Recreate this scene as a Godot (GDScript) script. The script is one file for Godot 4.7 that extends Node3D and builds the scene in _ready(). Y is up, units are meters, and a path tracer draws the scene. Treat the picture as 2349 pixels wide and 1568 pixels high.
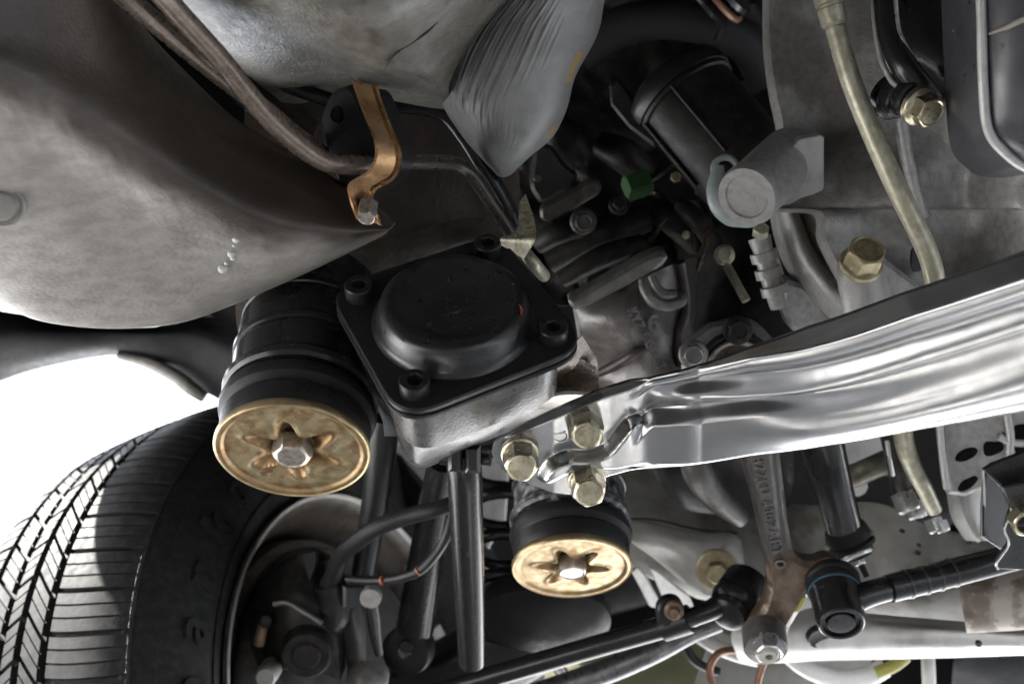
extends Node3D
# Underside of a car's left front corner, seen from below and behind the front axle.

const FL := 2520.0                 # focal length in units of the 2349-wide photograph
const PITCH := 42.0
var EYE := Vector3(0, 0.22, 0)
var CR := Vector3.RIGHT
var CU := Vector3.UP
var CF := Vector3.FORWARD
var FWD := Vector3(0.4916, 0, -0.8708)   # the car's forward
var INB := Vector3(0.8708, 0, 0.4916)    # from the left wheel inboard
var M := {}
var names := {}
var noise_cache := {}

class MB:
	var t := PackedVector3Array()
	var tints := {}          # where a stain changes the surface's own colour
	var cols := PackedColorArray()
	func tint(g: Array, f: Callable) -> MB:
		for i in g.size():
			for j in g[i].size(): tints[Vector3i((g[i][j] * 40000.0).round())] = f.call(i, j, g[i][j])
		return self
	func lay_tints() -> void:
		if tints.is_empty(): return
		cols.resize(t.size())
		for i in t.size(): cols[i] = tints.get(Vector3i((t[i] * 40000.0).round()), Color.WHITE)
	func tri(a: Vector3, b: Vector3, c: Vector3) -> void:
		t.append(a); t.append(b); t.append(c)
	func quad(a: Vector3, b: Vector3, c: Vector3, d: Vector3) -> void:
		tri(a, b, c); tri(a, c, d)
	func grid(g: Array, cu := false, cv := false) -> MB:
		var n := g.size()
		var m: int = g[0].size()
		for i in (n if cu else n - 1):
			var r: PackedVector3Array = g[i]
			var s: PackedVector3Array = g[(i + 1) % n]
			for j in (m if cv else m - 1):
				quad(r[j], r[(j + 1) % m], s[(j + 1) % m], s[j])
		return self
	func sheet(g: Array, th: Vector3, side := 0.0) -> MB:      # a curved sheet with real thickness
		var n := g.size()
		var m: int = g[0].size()
		var b := []
		for i in n:
			var row := PackedVector3Array()
			for j in m:
				var off := th
				if side != 0.0:
					var du: Vector3 = g[mini(i + 1, n - 1)][j] - g[maxi(i - 1, 0)][j]
					var dv: Vector3 = g[i][mini(j + 1, m - 1)] - g[i][maxi(j - 1, 0)]
					var nn := du.cross(dv).normalized()
					if nn.dot(th) < 0.0: nn = -nn
					off = nn * side
				row.append(g[i][j] + off)
			b.append(row)
		grid(g)
		var rev := b.duplicate(); rev.reverse()
		grid(rev)
		for i in n - 1:
			quad(g[i + 1][0], b[i + 1][0], b[i][0], g[i][0])
			quad(g[i][m - 1], b[i][m - 1], b[i + 1][m - 1], g[i + 1][m - 1])
		for j in m - 1:
			quad(g[0][j], b[0][j], b[0][j + 1], g[0][j + 1])
			quad(g[n - 1][j + 1], b[n - 1][j + 1], b[n - 1][j], g[n - 1][j])
		return self
	func lathe(x: Transform3D, prof: Array, n := 48, arc := TAU, from := 0.0) -> MB:   # prof: [radius, height] along local y
		var g := []
		var full := arc > 6.28
		for k in (n if full else n + 1):
			var a := from + arc * k / n
			var row := PackedVector3Array()
			for p in prof:
				row.append(x * Vector3(cos(a) * p[0], p[1], sin(a) * p[0]))
			g.append(row)
		return grid(g, full, false)
	func tube(path: Array, rad: Array, n := 14, caps := true) -> MB:
		var g := []
		var m := path.size()
		var up := Vector3.UP
		var t0: Vector3 = (path[1] - path[0]).normalized()
		if absf(t0.y) > 0.9: up = Vector3.RIGHT
		var side := t0.cross(up).normalized()
		for i in m:
			var tt: Vector3 = (path[mini(i + 1, m - 1)] - path[maxi(i - 1, 0)]).normalized()
			side = (side - tt * side.dot(tt)).normalized()
			var bi := tt.cross(side)
			var f := float(i) / (m - 1) * (rad.size() - 1)
			var q := mini(int(f), maxi(rad.size() - 2, 0))
			var r: float = rad[0] if rad.size() == 1 else lerpf(rad[q], rad[q + 1], f - q)
			var row := PackedVector3Array()
			for k in n:
				var a := TAU * k / n
				row.append(path[i] + (side * cos(a) + bi * sin(a)) * r)
			g.append(row)
		grid(g, false, true)
		if caps:
			for e in [0, m - 1]:
				var row: PackedVector3Array = g[e]
				for k in n:
					if e == 0: tri(path[e], row[(k + 1) % n], row[k])
					else: tri(path[e], row[k], row[(k + 1) % n])
		return self
	func prism(x: Transform3D, poly: PackedVector2Array, h: float, bev := 0.0) -> MB:   # outline in local xy, from z = 0 to h
		var pl := poly
		if Geometry2D.is_polygon_clockwise(pl): pl.reverse()
		var n := pl.size()
		var ins := PackedVector2Array()
		for i in n:
			var e1 := (pl[i] - pl[(i - 1 + n) % n]).normalized()
			var e2 := (pl[(i + 1) % n] - pl[i]).normalized()
			var nn := Vector2(-e1.y, e1.x) + Vector2(-e2.y, e2.x)
			nn = nn / maxf(nn.length_squared() * 0.5, 0.3)
			ins.append(pl[i] + nn * bev)
		var rings := [[ins if bev > 0 else pl, 0.0]]
		if bev > 0: rings += [[pl, bev], [pl, h - bev], [ins, h]]
		else: rings += [[pl, h]]
		for k in rings.size() - 1:
			for i in n:
				var j := (i + 1) % n
				var a: Vector2 = rings[k][0][i]
				var b: Vector2 = rings[k][0][j]
				var c: Vector2 = rings[k + 1][0][j]
				var d: Vector2 = rings[k + 1][0][i]
				quad(x * Vector3(a.x, a.y, rings[k][1]), x * Vector3(d.x, d.y, rings[k + 1][1]), x * Vector3(c.x, c.y, rings[k + 1][1]), x * Vector3(b.x, b.y, rings[k][1]))
		var idx := Geometry2D.triangulate_polygon(rings[0][0])
		if idx.is_empty(): idx = Geometry2D.triangulate_polygon(pl)
		if idx.is_empty(): print("no cap for an outline of ", n)
		for e in [[rings[0][0], 0.0, false], [rings[-1][0], h, true]]:
			for k in range(0, idx.size(), 3):
				var p := []
				for q in 3:
					var v: Vector2 = e[0][idx[k + q]]
					p.append(x * Vector3(v.x, v.y, e[1]))
				# make the cap face outward with clockwise fronts
				var nrm: Vector3 = (p[2] - p[0]).cross(p[1] - p[0])
				var out: Vector3 = x.basis.z * (1.0 if e[2] else -1.0)
				if nrm.dot(out) >= 0: tri(p[0], p[1], p[2])
				else: tri(p[0], p[2], p[1])
		return self
	func box(x: Transform3D, s: Vector3, bev := 0.0) -> MB:
		var q := s * 0.5
		var xx := x.translated_local(Vector3(0, 0, -q.z))
		return prism(xx, PackedVector2Array([Vector2(-q.x, -q.y), Vector2(q.x, -q.y), Vector2(q.x, q.y), Vector2(-q.x, q.y)]), s.z, bev)
	func mesh(crease: float) -> ArrayMesh:
		var n := t.size() / 3
		var fn := PackedVector3Array(); fn.resize(n)
		var at := {}
		var keys := []
		keys.resize(t.size())
		for i in t.size():
			var k := Vector3i((t[i] * 40000.0).round())
			keys[i] = k
			if at.has(k): at[k].append(i / 3)
			else: at[k] = PackedInt32Array([i / 3])
		for f in n:
			fn[f] = (t[3 * f + 2] - t[3 * f]).cross(t[3 * f + 1] - t[3 * f])
		var un := PackedVector3Array(); un.resize(n)
		for f in n: un[f] = fn[f].normalized()
		var nr := PackedVector3Array(); nr.resize(t.size())
		var lim := cos(deg_to_rad(crease))
		for i in t.size():
			var f := i / 3
			var s := Vector3.ZERO
			for q in at[keys[i]]:
				if un[q].dot(un[f]) > lim: s += fn[q]
			nr[i] = s.normalized() if s.length_squared() > 0.0 else Vector3.UP
		var arr := []
		arr.resize(Mesh.ARRAY_MAX)
		arr[Mesh.ARRAY_VERTEX] = t
		arr[Mesh.ARRAY_NORMAL] = nr
		if cols.size() > 0: arr[Mesh.ARRAY_COLOR] = cols
		var am := ArrayMesh.new()
		am.add_surface_from_arrays(Mesh.PRIMITIVE_TRIANGLES, arr)
		return am

func mb() -> MB: return MB.new()

# ---- places -------------------------------------------------------------------------------------
func P(x: float, y: float, d: float) -> Vector3:          # a sight line of the survey and the distance along the view axis
	return EYE + (CR * ((x - 1174.5) / FL) + CU * ((784.0 - y) / FL) + CF) * d
func PH(x: float, y: float, h: float) -> Vector3:         # where that sight line meets the level h above the eye
	var r := CR * ((x - 1174.5) / FL) + CU * ((784.0 - y) / FL) + CF
	return EYE + r * (h / r.y)
func K(i: float, f: float, y: float) -> Vector3:          # the car's own axes: inboard, forward, up
	return EYE + INB * i + FWD * f + Vector3.UP * y
func pts(a: Array) -> Array:
	var o := []
	for p in a: o.append(P(p[0], p[1], p[2]))
	return o
func cr(p: Array, per := 8, closed := false) -> Array:    # Catmull-Rom through the points (Vector2 or Vector3)
	var n := p.size()
	var o := []
	for i in (n if closed else n - 1):
		var a = p[(i - 1 + n) % n] if closed or i > 0 else p[0] * 2.0 - p[1]
		var b = p[i]
		var c = p[(i + 1) % n]
		var d = p[(i + 2) % n] if closed or i + 2 < n else p[n - 1] * 2.0 - p[n - 2]
		for k in per:
			var s := float(k) / per
			o.append(b.cubic_interpolate(c, a, d, s))
	if not closed: o.append(p[n - 1])
	return o
func patch(rows: Array, nu := 8, nv := 8) -> Array:       # rows of [x, y, distance]: a smooth surface through them
	var r := []
	for row in rows: r.append(cr(pts(row), nv))
	var g := []
	var m: int = r[0].size()
	var cols := []
	for j in m:
		var col := []
		for i in r.size(): col.append(r[i][j])
		cols.append(cr(col, nu))
	for i in cols[0].size():
		var line := PackedVector3Array()
		for j in m: line.append(cols[j][i])
		g.append(line)
	return g
var stain_noise := FastNoiseLite.new()
func st(p: Vector3, freq: float, off := 0.0) -> float:     # stain noise, about -1 to 1
	stain_noise.seed = 9; stain_noise.frequency = 1.0; stain_noise.fractal_octaves = 4
	return clampf(stain_noise.get_noise_3dv(p * freq + Vector3.ONE * off) * 1.8, -1.0, 1.0)
func wavy(g: Array, amp: float, freq: float, seed_: int) -> Array:   # uneven sheet metal
	var f := FastNoiseLite.new()
	f.seed = seed_; f.frequency = freq
	for i in g.size():
		for j in g[i].size():
			var p: Vector3 = g[i][j]
			g[i][j] = p + (EYE - p).normalized() * f.get_noise_3dv(p) * amp
	return g
func basis_y(y: Vector3, hint := Vector3.RIGHT) -> Basis:  # local y along that direction
	var yy := y.normalized()
	var z := hint.cross(yy)
	if z.length() < 0.01: z = Vector3.FORWARD.cross(yy)
	z = z.normalized()
	return Basis(yy.cross(z), yy, z)
func basis_z(z: Vector3, xhint := Vector3.RIGHT) -> Basis:
	var zz := z.normalized()
	var x := (xhint - zz * xhint.dot(zz)).normalized()
	return Basis(x, zz.cross(x), zz)
func rounded(c: Array, r: float, n := 6) -> PackedVector2Array:
	var o := PackedVector2Array()
	var m := c.size()
	for i in m:
		var p: Vector2 = c[i]
		var a: Vector2 = (c[(i - 1 + m) % m] - p)
		var b: Vector2 = (c[(i + 1) % m] - p)
		var rr := minf(r, minf(a.length(), b.length()) * 0.48)
		for k in n + 1:
			var s := float(k) / n
			o.append((p + a.normalized() * rr).lerp(p, s).lerp(p.lerp(p + b.normalized() * rr, s), s))
	return o
func on_plane(x: float, y: float, p0: Vector3, nz: Vector3) -> Vector3:
	var d := P(x, y, 1.0) - EYE
	return EYE + d * ((p0 - EYE).dot(nz) / d.dot(nz))
func on_sheet(g: Array, x: float, y: float) -> Vector3:
	var best := Vector3.ZERO
	var bd := 1e9
	for row in g:
		for p in row:
			var v: Vector3 = p - EYE
			var d := v.dot(CF)
			var e := Vector2(1174.5 + FL * v.dot(CR) / d - x, 784.0 - FL * v.dot(CU) / d - y).length_squared()
			if e < bd:
				bd = e; best = p
	return EYE + (P(x, y, 1.0) - EYE) * ((best - EYE).dot(CF))
# a polygon given as sight lines, laid on the plane through p0 with normal nz (towards the viewer)
func plate(b: MB, outline: Array, p0: Vector3, nz: Vector3, th: float, bev := 0.001, round_r := 0.0) -> MB:
	var bs := basis_z(nz)
	var inv := bs.inverse()
	var pl := []
	for q in outline:
		var d := P(q[0], q[1], 1.0) - EYE
		var w := EYE + d * ((p0 - EYE).dot(nz) / d.dot(nz))
		var l := inv * (w - p0)
		pl.append(Vector2(l.x, l.y))
	var po := rounded(pl, round_r) if round_r > 0 else PackedVector2Array(pl)
	return b.prism(Transform3D(bs, p0 - bs.z * th), po, th, bev)

# ---- objects ------------------------------------------------------------------------------------
func numbered(where: Node, n: String) -> String:
	var key := str(where.get_instance_id()) + n
	var c: int = names.get(key, 0)
	names[key] = c + 1
	return n if c == 0 else "%s_%03d" % [n, c]
func thing(n: String, label: String, category: String, at: Vector3, group := "") -> Node3D:
	var o := Node3D.new()
	o.name = numbered(self, n)
	add_child(o, true)
	o.position = at
	o.set_meta("label", label); o.set_meta("category", category)
	if group: o.set_meta("group", group)
	return o
func part(n: String, b: MB, m: Material, parent: Node3D, crease := 40.0, label := "") -> MeshInstance3D:
	var o := MeshInstance3D.new()
	o.name = numbered(parent, n)
	parent.add_child(o, true)
	var org := o.global_position
	b.lay_tints()
	for i in b.t.size(): b.t[i] -= org
	o.mesh = b.mesh(crease)
	o.material_override = m
	if label: o.set_meta("label", label)
	return o
func hexhead(b: MB, x: Transform3D, af: float, h: float, dish := 0.0006, bore := 0.0) -> MB:   # hexagon along local y
	var rings := []
	for e in [[0.0, 1.0, 0.0], [h * 0.74, 1.0, 0.0], [h * 0.92, 0.985, 0.55], [h, 0.90, 1.0], [h - dish, 0.80, 1.0]]:
		var row := PackedVector3Array()
		for k in 36:
			var a := TAU * k / 36
			var w := fposmod(a, PI / 3) - PI / 6
			var r: float = lerpf(af * 0.5 / cos(w), af * 0.5, e[2]) * e[1]
			row.append(x * Vector3(cos(a) * r, e[0], sin(a) * r))
		rings.append(row)
	if bore > 0:
		for e in [[h - dish, bore], [0.0, bore]]:
			var row := PackedVector3Array()
			for k in 36: row.append(x * Vector3(cos(TAU * k / 36) * e[1], e[0], sin(TAU * k / 36) * e[1]))
			rings.append(row)
	rings.reverse()
	b.grid(rings, false, true)
	if bore <= 0:
		var top: PackedVector3Array = rings[0]
		var c := x * Vector3(0, h - dish * 0.6, 0)
		for k in 36: b.tri(c, top[(k + 1) % 36], top[k])
	return b
func bolt(parent: Node3D, at: Vector3, axis: Vector3, af: float, h: float, fr: float, m: Material, turn := 0.3, n := "bolt", label := "") -> MeshInstance3D:
	var x := Transform3D(basis_y(axis).rotated(axis.normalized(), turn), at)
	var o := part(n, hexhead(mb(), x.translated_local(Vector3(0, 0.002, 0)), af, h), m, parent, 25, label)
	if fr > 0:
		part("washer", mb().lathe(x, [[0, -0.001], [fr, -0.001], [fr, 0.0014], [fr * 0.96, 0.0022], [fr * 0.84, 0.0028], [af * 0.5, 0.0038], [0, 0.0038]], 40), m, o)
	return o
func socket_bolt(parent: Node3D, at: Vector3, axis: Vector3, r: float, h: float, m: Material) -> void:
	var x := Transform3D(basis_y(axis), at)
	var g := []
	for e in [[r, 0.0, 0], [r, h * 0.9, 0], [r * 0.93, h, 0], [r * 0.56, h, 1], [r * 0.5, h - 0.0004, 1], [r * 0.48, h * 0.4, 1], [0.0001, h * 0.3, 1]]:
		var row := PackedVector3Array()
		for k in 36:
			var a := TAU * k / 36
			var w := fposmod(a + 0.35, PI / 3) - PI / 6
			var rr: float = e[0] * (0.93 / cos(w) if e[2] == 1 else 1.0)
			row.append(x * Vector3(cos(a) * rr, e[1], sin(a) * rr))
		g.append(row)
	g.reverse()
	part("socket_bolt", mb().grid(g, false, true), m, parent, 30)
func letters(b: MB, txt: String, size: float, depth: float, x: Transform3D, spread := 0.0, round_r := 0.0) -> MB:
	# raised lettering along local x (up is y, out is z); round_r bends the line of letters round a circle of that radius
	var pen := 0.0
	for ch in txt:
		if ch == " ":
			pen += size * 0.45; continue
		var tm := TextMesh.new()
		var sf := SystemFont.new(); sf.font_names = PackedStringArray(["Droid Sans"]); sf.font_weight = 700
		tm.font = sf; tm.text = ch; tm.font_size = 32; tm.pixel_size = size / 24.0; tm.depth = depth; tm.curve_step = 2.0
		var ar := tm.surface_get_arrays(0) if tm.get_surface_count() > 0 else tm.get_mesh_arrays()
		var w := tm.get_aabb().size.x
		var y := x
		if round_r > 0.0: y = x * Transform3D(Basis(Vector3(0, 0, 1), -(pen + w / 2) / round_r), Vector3.ZERO) * Transform3D(Basis.IDENTITY, Vector3(0, round_r, 0))
		else: y = x.translated_local(Vector3(pen + w / 2, 0, 0))
		var vs: PackedVector3Array = ar[Mesh.ARRAY_VERTEX]
		var ids = ar[Mesh.ARRAY_INDEX]
		if ids == null or ids.size() == 0:
			for v in vs: b.t.append(y * v)
		else:
			for q in ids: b.t.append(y * vs[q])
		pen += w + size * 0.12 + spread
	return b

# ---- materials ----------------------------------------------------------------------------------
func lin(r: float, g: float, b: float) -> Color: return Color(r, g, b).linear_to_srgb()
func noise(freq: float, kind := 0, seed_ := 1, ramp: Gradient = null, size := 512) -> NoiseTexture2D:
	var key := "%s_%s_%s" % [freq, kind, seed_]
	if ramp == null and noise_cache.has(key): return noise_cache[key]
	var f := FastNoiseLite.new()
	f.seed = seed_; f.frequency = freq
	f.noise_type = [FastNoiseLite.TYPE_SIMPLEX_SMOOTH, FastNoiseLite.TYPE_PERLIN, FastNoiseLite.TYPE_CELLULAR][kind]
	f.fractal_octaves = 5
	f.fractal_gain = 0.6
	var t := NoiseTexture2D.new()
	t.width = size; t.height = size; t.seamless = true; t.noise = f
	if ramp: t.color_ramp = ramp
	else: noise_cache[key] = t
	return t
func mat(c: Array, rough: float, metal := 0.0, scale := 8.0, freq := 0.02, bump := 0.0, bfreq := 0.06, seed_ := 1, pts_ := [], keep := 0.5) -> StandardMaterial3D:
	# c: colours (linear) from the noise's low to its high values
	var m := StandardMaterial3D.new()
	var gr := Gradient.new()
	var offs := PackedFloat32Array()
	var cols := PackedColorArray()
	var mean := Vector3.ZERO
	for q in c: mean += Vector3(q[0], q[1], q[2]) / c.size()
	for i in c.size():
		var v := mean.lerp(Vector3(c[i][0], c[i][1], c[i][2]), keep)
		offs.append(pts_[i] if pts_ else lerpf(0.3, 0.7, float(i) / maxi(c.size() - 1, 1)))
		cols.append(lin(v.x, v.y, v.z))
	gr.offsets = offs; gr.colors = cols
	m.albedo_texture = noise(freq, 0, seed_, gr, 512)
	m.metallic = metal
	m.roughness = rough
	var rg := Gradient.new()
	rg.offsets = PackedFloat32Array([0.25, 0.8]); rg.colors = PackedColorArray([Color(1, 1, 1), Color(0.66, 0.66, 0.66)])
	if not noise_cache.has("rough"): noise_cache["rough"] = noise(0.03, 0, 77, rg, 512)
	m.roughness_texture = noise_cache["rough"]
	m.roughness_texture_channel = BaseMaterial3D.TEXTURE_CHANNEL_RED
	m.uv1_triplanar = true
	m.uv1_world_triplanar = false
	m.uv1_scale = Vector3.ONE * scale
	if bump > 0.0:
		m.heightmap_enabled = true
		m.heightmap_texture = noise(bfreq, 0, 5)
		m.heightmap_scale = bump
	m.cull_mode = BaseMaterial3D.CULL_DISABLED
	m.vertex_color_use_as_albedo = true
	return m
func specular(names_: Array, s: float) -> void:
	for n in names_: M[n].metallic_specular = s

func materials() -> void:
	M.gloss_black = mat([[0.006, 0.006, 0.007], [0.012, 0.012, 0.013], [0.03, 0.028, 0.027]], 0.28, 0.0, 9, 0.02, 0.008, 0.05, 3, [0.3, 0.6, 0.85], 0.25)
	M.satin_black = mat([[0.006, 0.006, 0.007], [0.012, 0.012, 0.013], [0.03, 0.028, 0.027]], 0.42, 0.0, 10, 0.03, 0.012, 0.08, 4, [0.3, 0.6, 0.85], 0.25)
	M.rubber = mat([[0.008, 0.008, 0.009], [0.014, 0.014, 0.015], [0.03, 0.029, 0.028]], 0.5, 0.0, 14, 0.03, 0.012, 0.1, 5, [], 0.25)
	M.tyre = mat([[0.014, 0.014, 0.015], [0.022, 0.022, 0.023], [0.04, 0.039, 0.038]], 0.66, 0.0, 6, 0.03, 0.01, 0.12, 6)
	M.gold = mat([[0.28, 0.18, 0.085], [0.38, 0.285, 0.16], [0.44, 0.355, 0.215], [0.40, 0.36, 0.23]], 0.5, 0.85, 10, 0.014, 0.010, 0.1, 8, [0.24, 0.42, 0.6, 0.8], 0.7)
	M.pale_gold = mat([[0.30, 0.25, 0.15], [0.46, 0.41, 0.29], [0.56, 0.53, 0.43]], 0.36, 0.9, 14, 0.02, 0.010, 0.1, 9, [], 0.8)
	M.strap = mat([[0.14, 0.06, 0.03], [0.40, 0.23, 0.11], [0.50, 0.34, 0.18]], 0.30, 0.9, 10, 0.010, 0.006, 0.08, 10, [0.2, 0.5, 0.8], 0.6)
	M.zinc = mat([[0.42, 0.42, 0.41], [0.6, 0.6, 0.59], [0.7, 0.7, 0.7]], 0.36, 0.85, 14, 0.03, 0.008, 0.1, 11)
	M.olive_pipe = mat([[0.24, 0.22, 0.155], [0.34, 0.32, 0.235], [0.41, 0.39, 0.31]], 0.42, 0.4, 14, 0.02, 0.012, 0.1, 12, [], 0.8)
	M.brown_tube = mat([[0.09, 0.066, 0.05], [0.16, 0.122, 0.098], [0.23, 0.185, 0.152]], 0.34, 0.4, 14, 0.02, 0.004, 0.1, 13, [], 0.4)
	M.alloy = mat([[0.17, 0.162, 0.154], [0.295, 0.284, 0.274], [0.38, 0.37, 0.36]], 0.5, 0.25, 8, 0.035, 0.035, 0.15, 14, [0.22, 0.48, 0.75], 0.6)
	M.dark_alloy = mat([[0.008, 0.0075, 0.007], [0.02, 0.0185, 0.0175], [0.045, 0.042, 0.04]], 0.5, 0.2, 9, 0.016, 0.03, 0.1, 15, [0.25, 0.5, 0.8])
	M.iron = mat([[0.02, 0.015, 0.012], [0.06, 0.053, 0.05], [0.11, 0.10, 0.095]], 0.45, 0.4, 9, 0.018, 0.03, 0.1, 16, [0.25, 0.5, 0.75])
	M.oily_iron = mat([[0.012, 0.008, 0.005], [0.05, 0.030, 0.017], [0.10, 0.068, 0.045]], 0.34, 0.25, 12, 0.02, 0.02, 0.08, 17)
	M.undercoat = mat([[0.035, 0.026, 0.02], [0.085, 0.068, 0.055], [0.15, 0.13, 0.11]], 0.62, 0.0, 6, 0.014, 0.10, 0.055, 18, [0.25, 0.5, 0.8])
	M.grey_coat = mat([[0.07, 0.064, 0.056], [0.15, 0.142, 0.128], [0.20, 0.193, 0.178]], 0.55, 0.0, 6, 0.03, 0.05, 0.14, 19, [0.2, 0.45, 0.7], 0.7)
	M.dark_coat = mat([[0.018, 0.014, 0.012], [0.045, 0.036, 0.030], [0.08, 0.062, 0.05]], 0.55, 0.0, 7, 0.016, 0.04, 0.06, 20, [0.25, 0.55, 0.85])
	M.sealer = mat([[0.115, 0.115, 0.114], [0.165, 0.165, 0.163], [0.20, 0.20, 0.197]], 0.6, 0.0, 7, 0.016, 0.02, 0.1, 21)
	M.beam = mat([[0.36, 0.36, 0.365], [0.40, 0.40, 0.405], [0.43, 0.43, 0.43]], 0.26, 0.92, 7, 0.016, 0.002, 0.09, 22)
	M.white_coat = mat([[0.34, 0.32, 0.30], [0.52, 0.51, 0.49], [0.62, 0.61, 0.6]], 0.5, 0.0, 7, 0.014, 0.03, 0.09, 23, [0.15, 0.4, 0.7])
	M.wing = mat([[0.16, 0.15, 0.135], [0.27, 0.26, 0.24], [0.34, 0.33, 0.31]], 0.55, 0.0, 6, 0.014, 0.03, 0.09, 24, [0.2, 0.45, 0.75])
	M.rust = mat([[0.10, 0.07, 0.052], [0.17, 0.125, 0.10], [0.36, 0.335, 0.30]], 0.75, 0.1, 6, 0.010, 0.03, 0.09, 25, [0.35, 0.5, 0.6], 0.9)
	M.rim = mat([[0.05, 0.035, 0.025], [0.10, 0.08, 0.065], [0.16, 0.145, 0.13]], 0.45, 0.4, 8, 0.014, 0.02, 0.1, 26, [0.2, 0.4, 0.65])
	M.box_grey = mat([[0.075, 0.075, 0.085], [0.10, 0.10, 0.112], [0.14, 0.14, 0.15]], 0.45, 0.1, 7, 0.014, 0.01, 0.09, 27)
	M.body = mat([[0.006, 0.006, 0.006], [0.010, 0.010, 0.010]], 0.8, 0.0, 3, 0.02, 0.0, 0.06, 28)
	M.nylon = mat([[0.22, 0.25, 0.25], [0.30, 0.33, 0.33]], 0.45, 0.0, 10, 0.02, 0.0, 0.06, 29)
	M.green = mat([[0.016, 0.055, 0.014], [0.028, 0.08, 0.022]], 0.5, 0.0, 12, 0.03, 0.0, 0.06, 30)
	M.white_wire = mat([[0.6, 0.6, 0.58], [0.72, 0.72, 0.7]], 0.5, 0.0, 14, 0.03, 0.0, 0.06, 31)
	M.yellow_wire = mat([[0.30, 0.28, 0.07], [0.38, 0.36, 0.10]], 0.5, 0.0, 14, 0.03, 0.0, 0.06, 32)
	M.copper_wire = mat([[0.16, 0.07, 0.04], [0.24, 0.12, 0.07]], 0.45, 0.3, 14, 0.03, 0.0, 0.06, 33)
	M.blue_seal = mat([[0.02, 0.07, 0.11], [0.035, 0.11, 0.17]], 0.4, 0.0, 14, 0.03, 0.0, 0.06, 34)
	M.olive_panel = mat([[0.16, 0.16, 0.09], [0.24, 0.235, 0.14]], 0.6, 0.0, 3, 0.01, 0.02, 0.06, 35)
	M.concrete = mat([[0.38, 0.38, 0.38], [0.47, 0.47, 0.47], [0.54, 0.54, 0.54]], 0.85, 0.0, 0.5, 0.02, 0.3, 0.09, 36)
	M.paint = mat([[0.30, 0.31, 0.33], [0.36, 0.37, 0.39]], 0.35, 0.2, 3, 0.02, 0.0, 0.06, 37)
	M.orange_mark = mat([[0.22, 0.05, 0.02], [0.3, 0.09, 0.04]], 0.6, 0.0, 14, 0.03, 0.0, 0.06, 38)
	M.rail_coat = mat([[0.15, 0.136, 0.120], [0.225, 0.208, 0.19], [0.285, 0.268, 0.25]], 0.55, 0.0, 7, 0.02, 0.025, 0.10, 41, [0.22, 0.48, 0.78], 0.6)
	M.strap_stain = mat([[0.26, 0.16, 0.06], [0.30, 0.20, 0.09]], 0.6, 0.0, 12, 0.02, 0.0, 0.06, 42)
	M.zinc_worn = mat([[0.20, 0.15, 0.11], [0.42, 0.38, 0.33], [0.55, 0.52, 0.48]], 0.42, 0.8, 18, 0.02, 0.012, 0.09, 43, [0.25, 0.45, 0.7])
	M.satin_gloss = mat([[0.008, 0.008, 0.009], [0.012, 0.012, 0.013], [0.02, 0.019, 0.018]], 0.38, 0.0, 10, 0.02, 0.0, 0.08, 44, [0.3, 0.6, 0.88], 0.25)
	M.cast_black = mat([[0.012, 0.012, 0.013], [0.025, 0.025, 0.027], [0.06, 0.057, 0.055]], 0.38, 0.2, 9, 0.018, 0.02, 0.09, 45, [0.25, 0.55, 0.85], 0.25)
	M.cast_wall = mat([[0.05, 0.042, 0.036], [0.115, 0.112, 0.112], [0.16, 0.158, 0.158]], 0.36, 0.4, 9, 0.014, 0.015, 0.09, 46, [0.2, 0.45, 0.75])
	M.worn_sleeve = mat([[0.012, 0.012, 0.012], [0.07, 0.07, 0.072], [0.34, 0.34, 0.34]], 0.45, 0.2, 12, 0.018, 0.03, 0.09, 47, [0.35, 0.55, 0.75], 1.0)
	M.alloy_dim = mat([[0.06, 0.055, 0.05], [0.14, 0.132, 0.125], [0.22, 0.21, 0.2]], 0.5, 0.4, 9, 0.018, 0.03, 0.1, 48, [0.2, 0.45, 0.75])
	M.alloy_pale = mat([[0.26, 0.25, 0.24], [0.4, 0.39, 0.38], [0.5, 0.49, 0.48]], 0.5, 0.3, 8, 0.018, 0.03, 0.1, 49, [0.15, 0.4, 0.7])
	M.rust_dark = mat([[0.06, 0.04, 0.03], [0.14, 0.085, 0.06], [0.24, 0.14, 0.09]], 0.6, 0.3, 14, 0.02, 0.03, 0.09, 50)
	M.beam_dull = mat([[0.06, 0.06, 0.062], [0.12, 0.12, 0.122], [0.22, 0.22, 0.22]], 0.35, 0.6, 7, 0.016, 0.01, 0.06, 51)
	M.wing_light = mat([[0.2, 0.19, 0.17], [0.34, 0.325, 0.3], [0.42, 0.41, 0.39]], 0.5, 0.0, 6, 0.014, 0.03, 0.09, 52, [0.15, 0.4, 0.75])
	M.olive_dark = mat([[0.05, 0.042, 0.03], [0.12, 0.105, 0.075], [0.2, 0.18, 0.14]], 0.5, 0.3, 9, 0.018, 0.02, 0.09, 53)
	M.shield = mat([[0.05, 0.042, 0.036], [0.085, 0.082, 0.08], [0.14, 0.135, 0.13]], 0.42, 0.3, 7, 0.014, 0.01, 0.09, 54)
	M.knuckle = mat([[0.09, 0.085, 0.082], [0.17, 0.165, 0.16], [0.24, 0.235, 0.23]], 0.5, 0.3, 9, 0.018, 0.02, 0.09, 55)
	M.gold_bolt = mat([[0.16, 0.125, 0.065], [0.25, 0.205, 0.115], [0.32, 0.275, 0.175]], 0.5, 0.5, 14, 0.02, 0.010, 0.1, 56, [], 0.8)
	M.rail_coat.uv1_scale = Vector3(5, 13, 9)
	specular(["body"], 0.1)
	specular(["dark_alloy", "dark_coat", "rubber"], 0.25)
	specular(["satin_black", "iron", "tyre"], 0.35)
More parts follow.
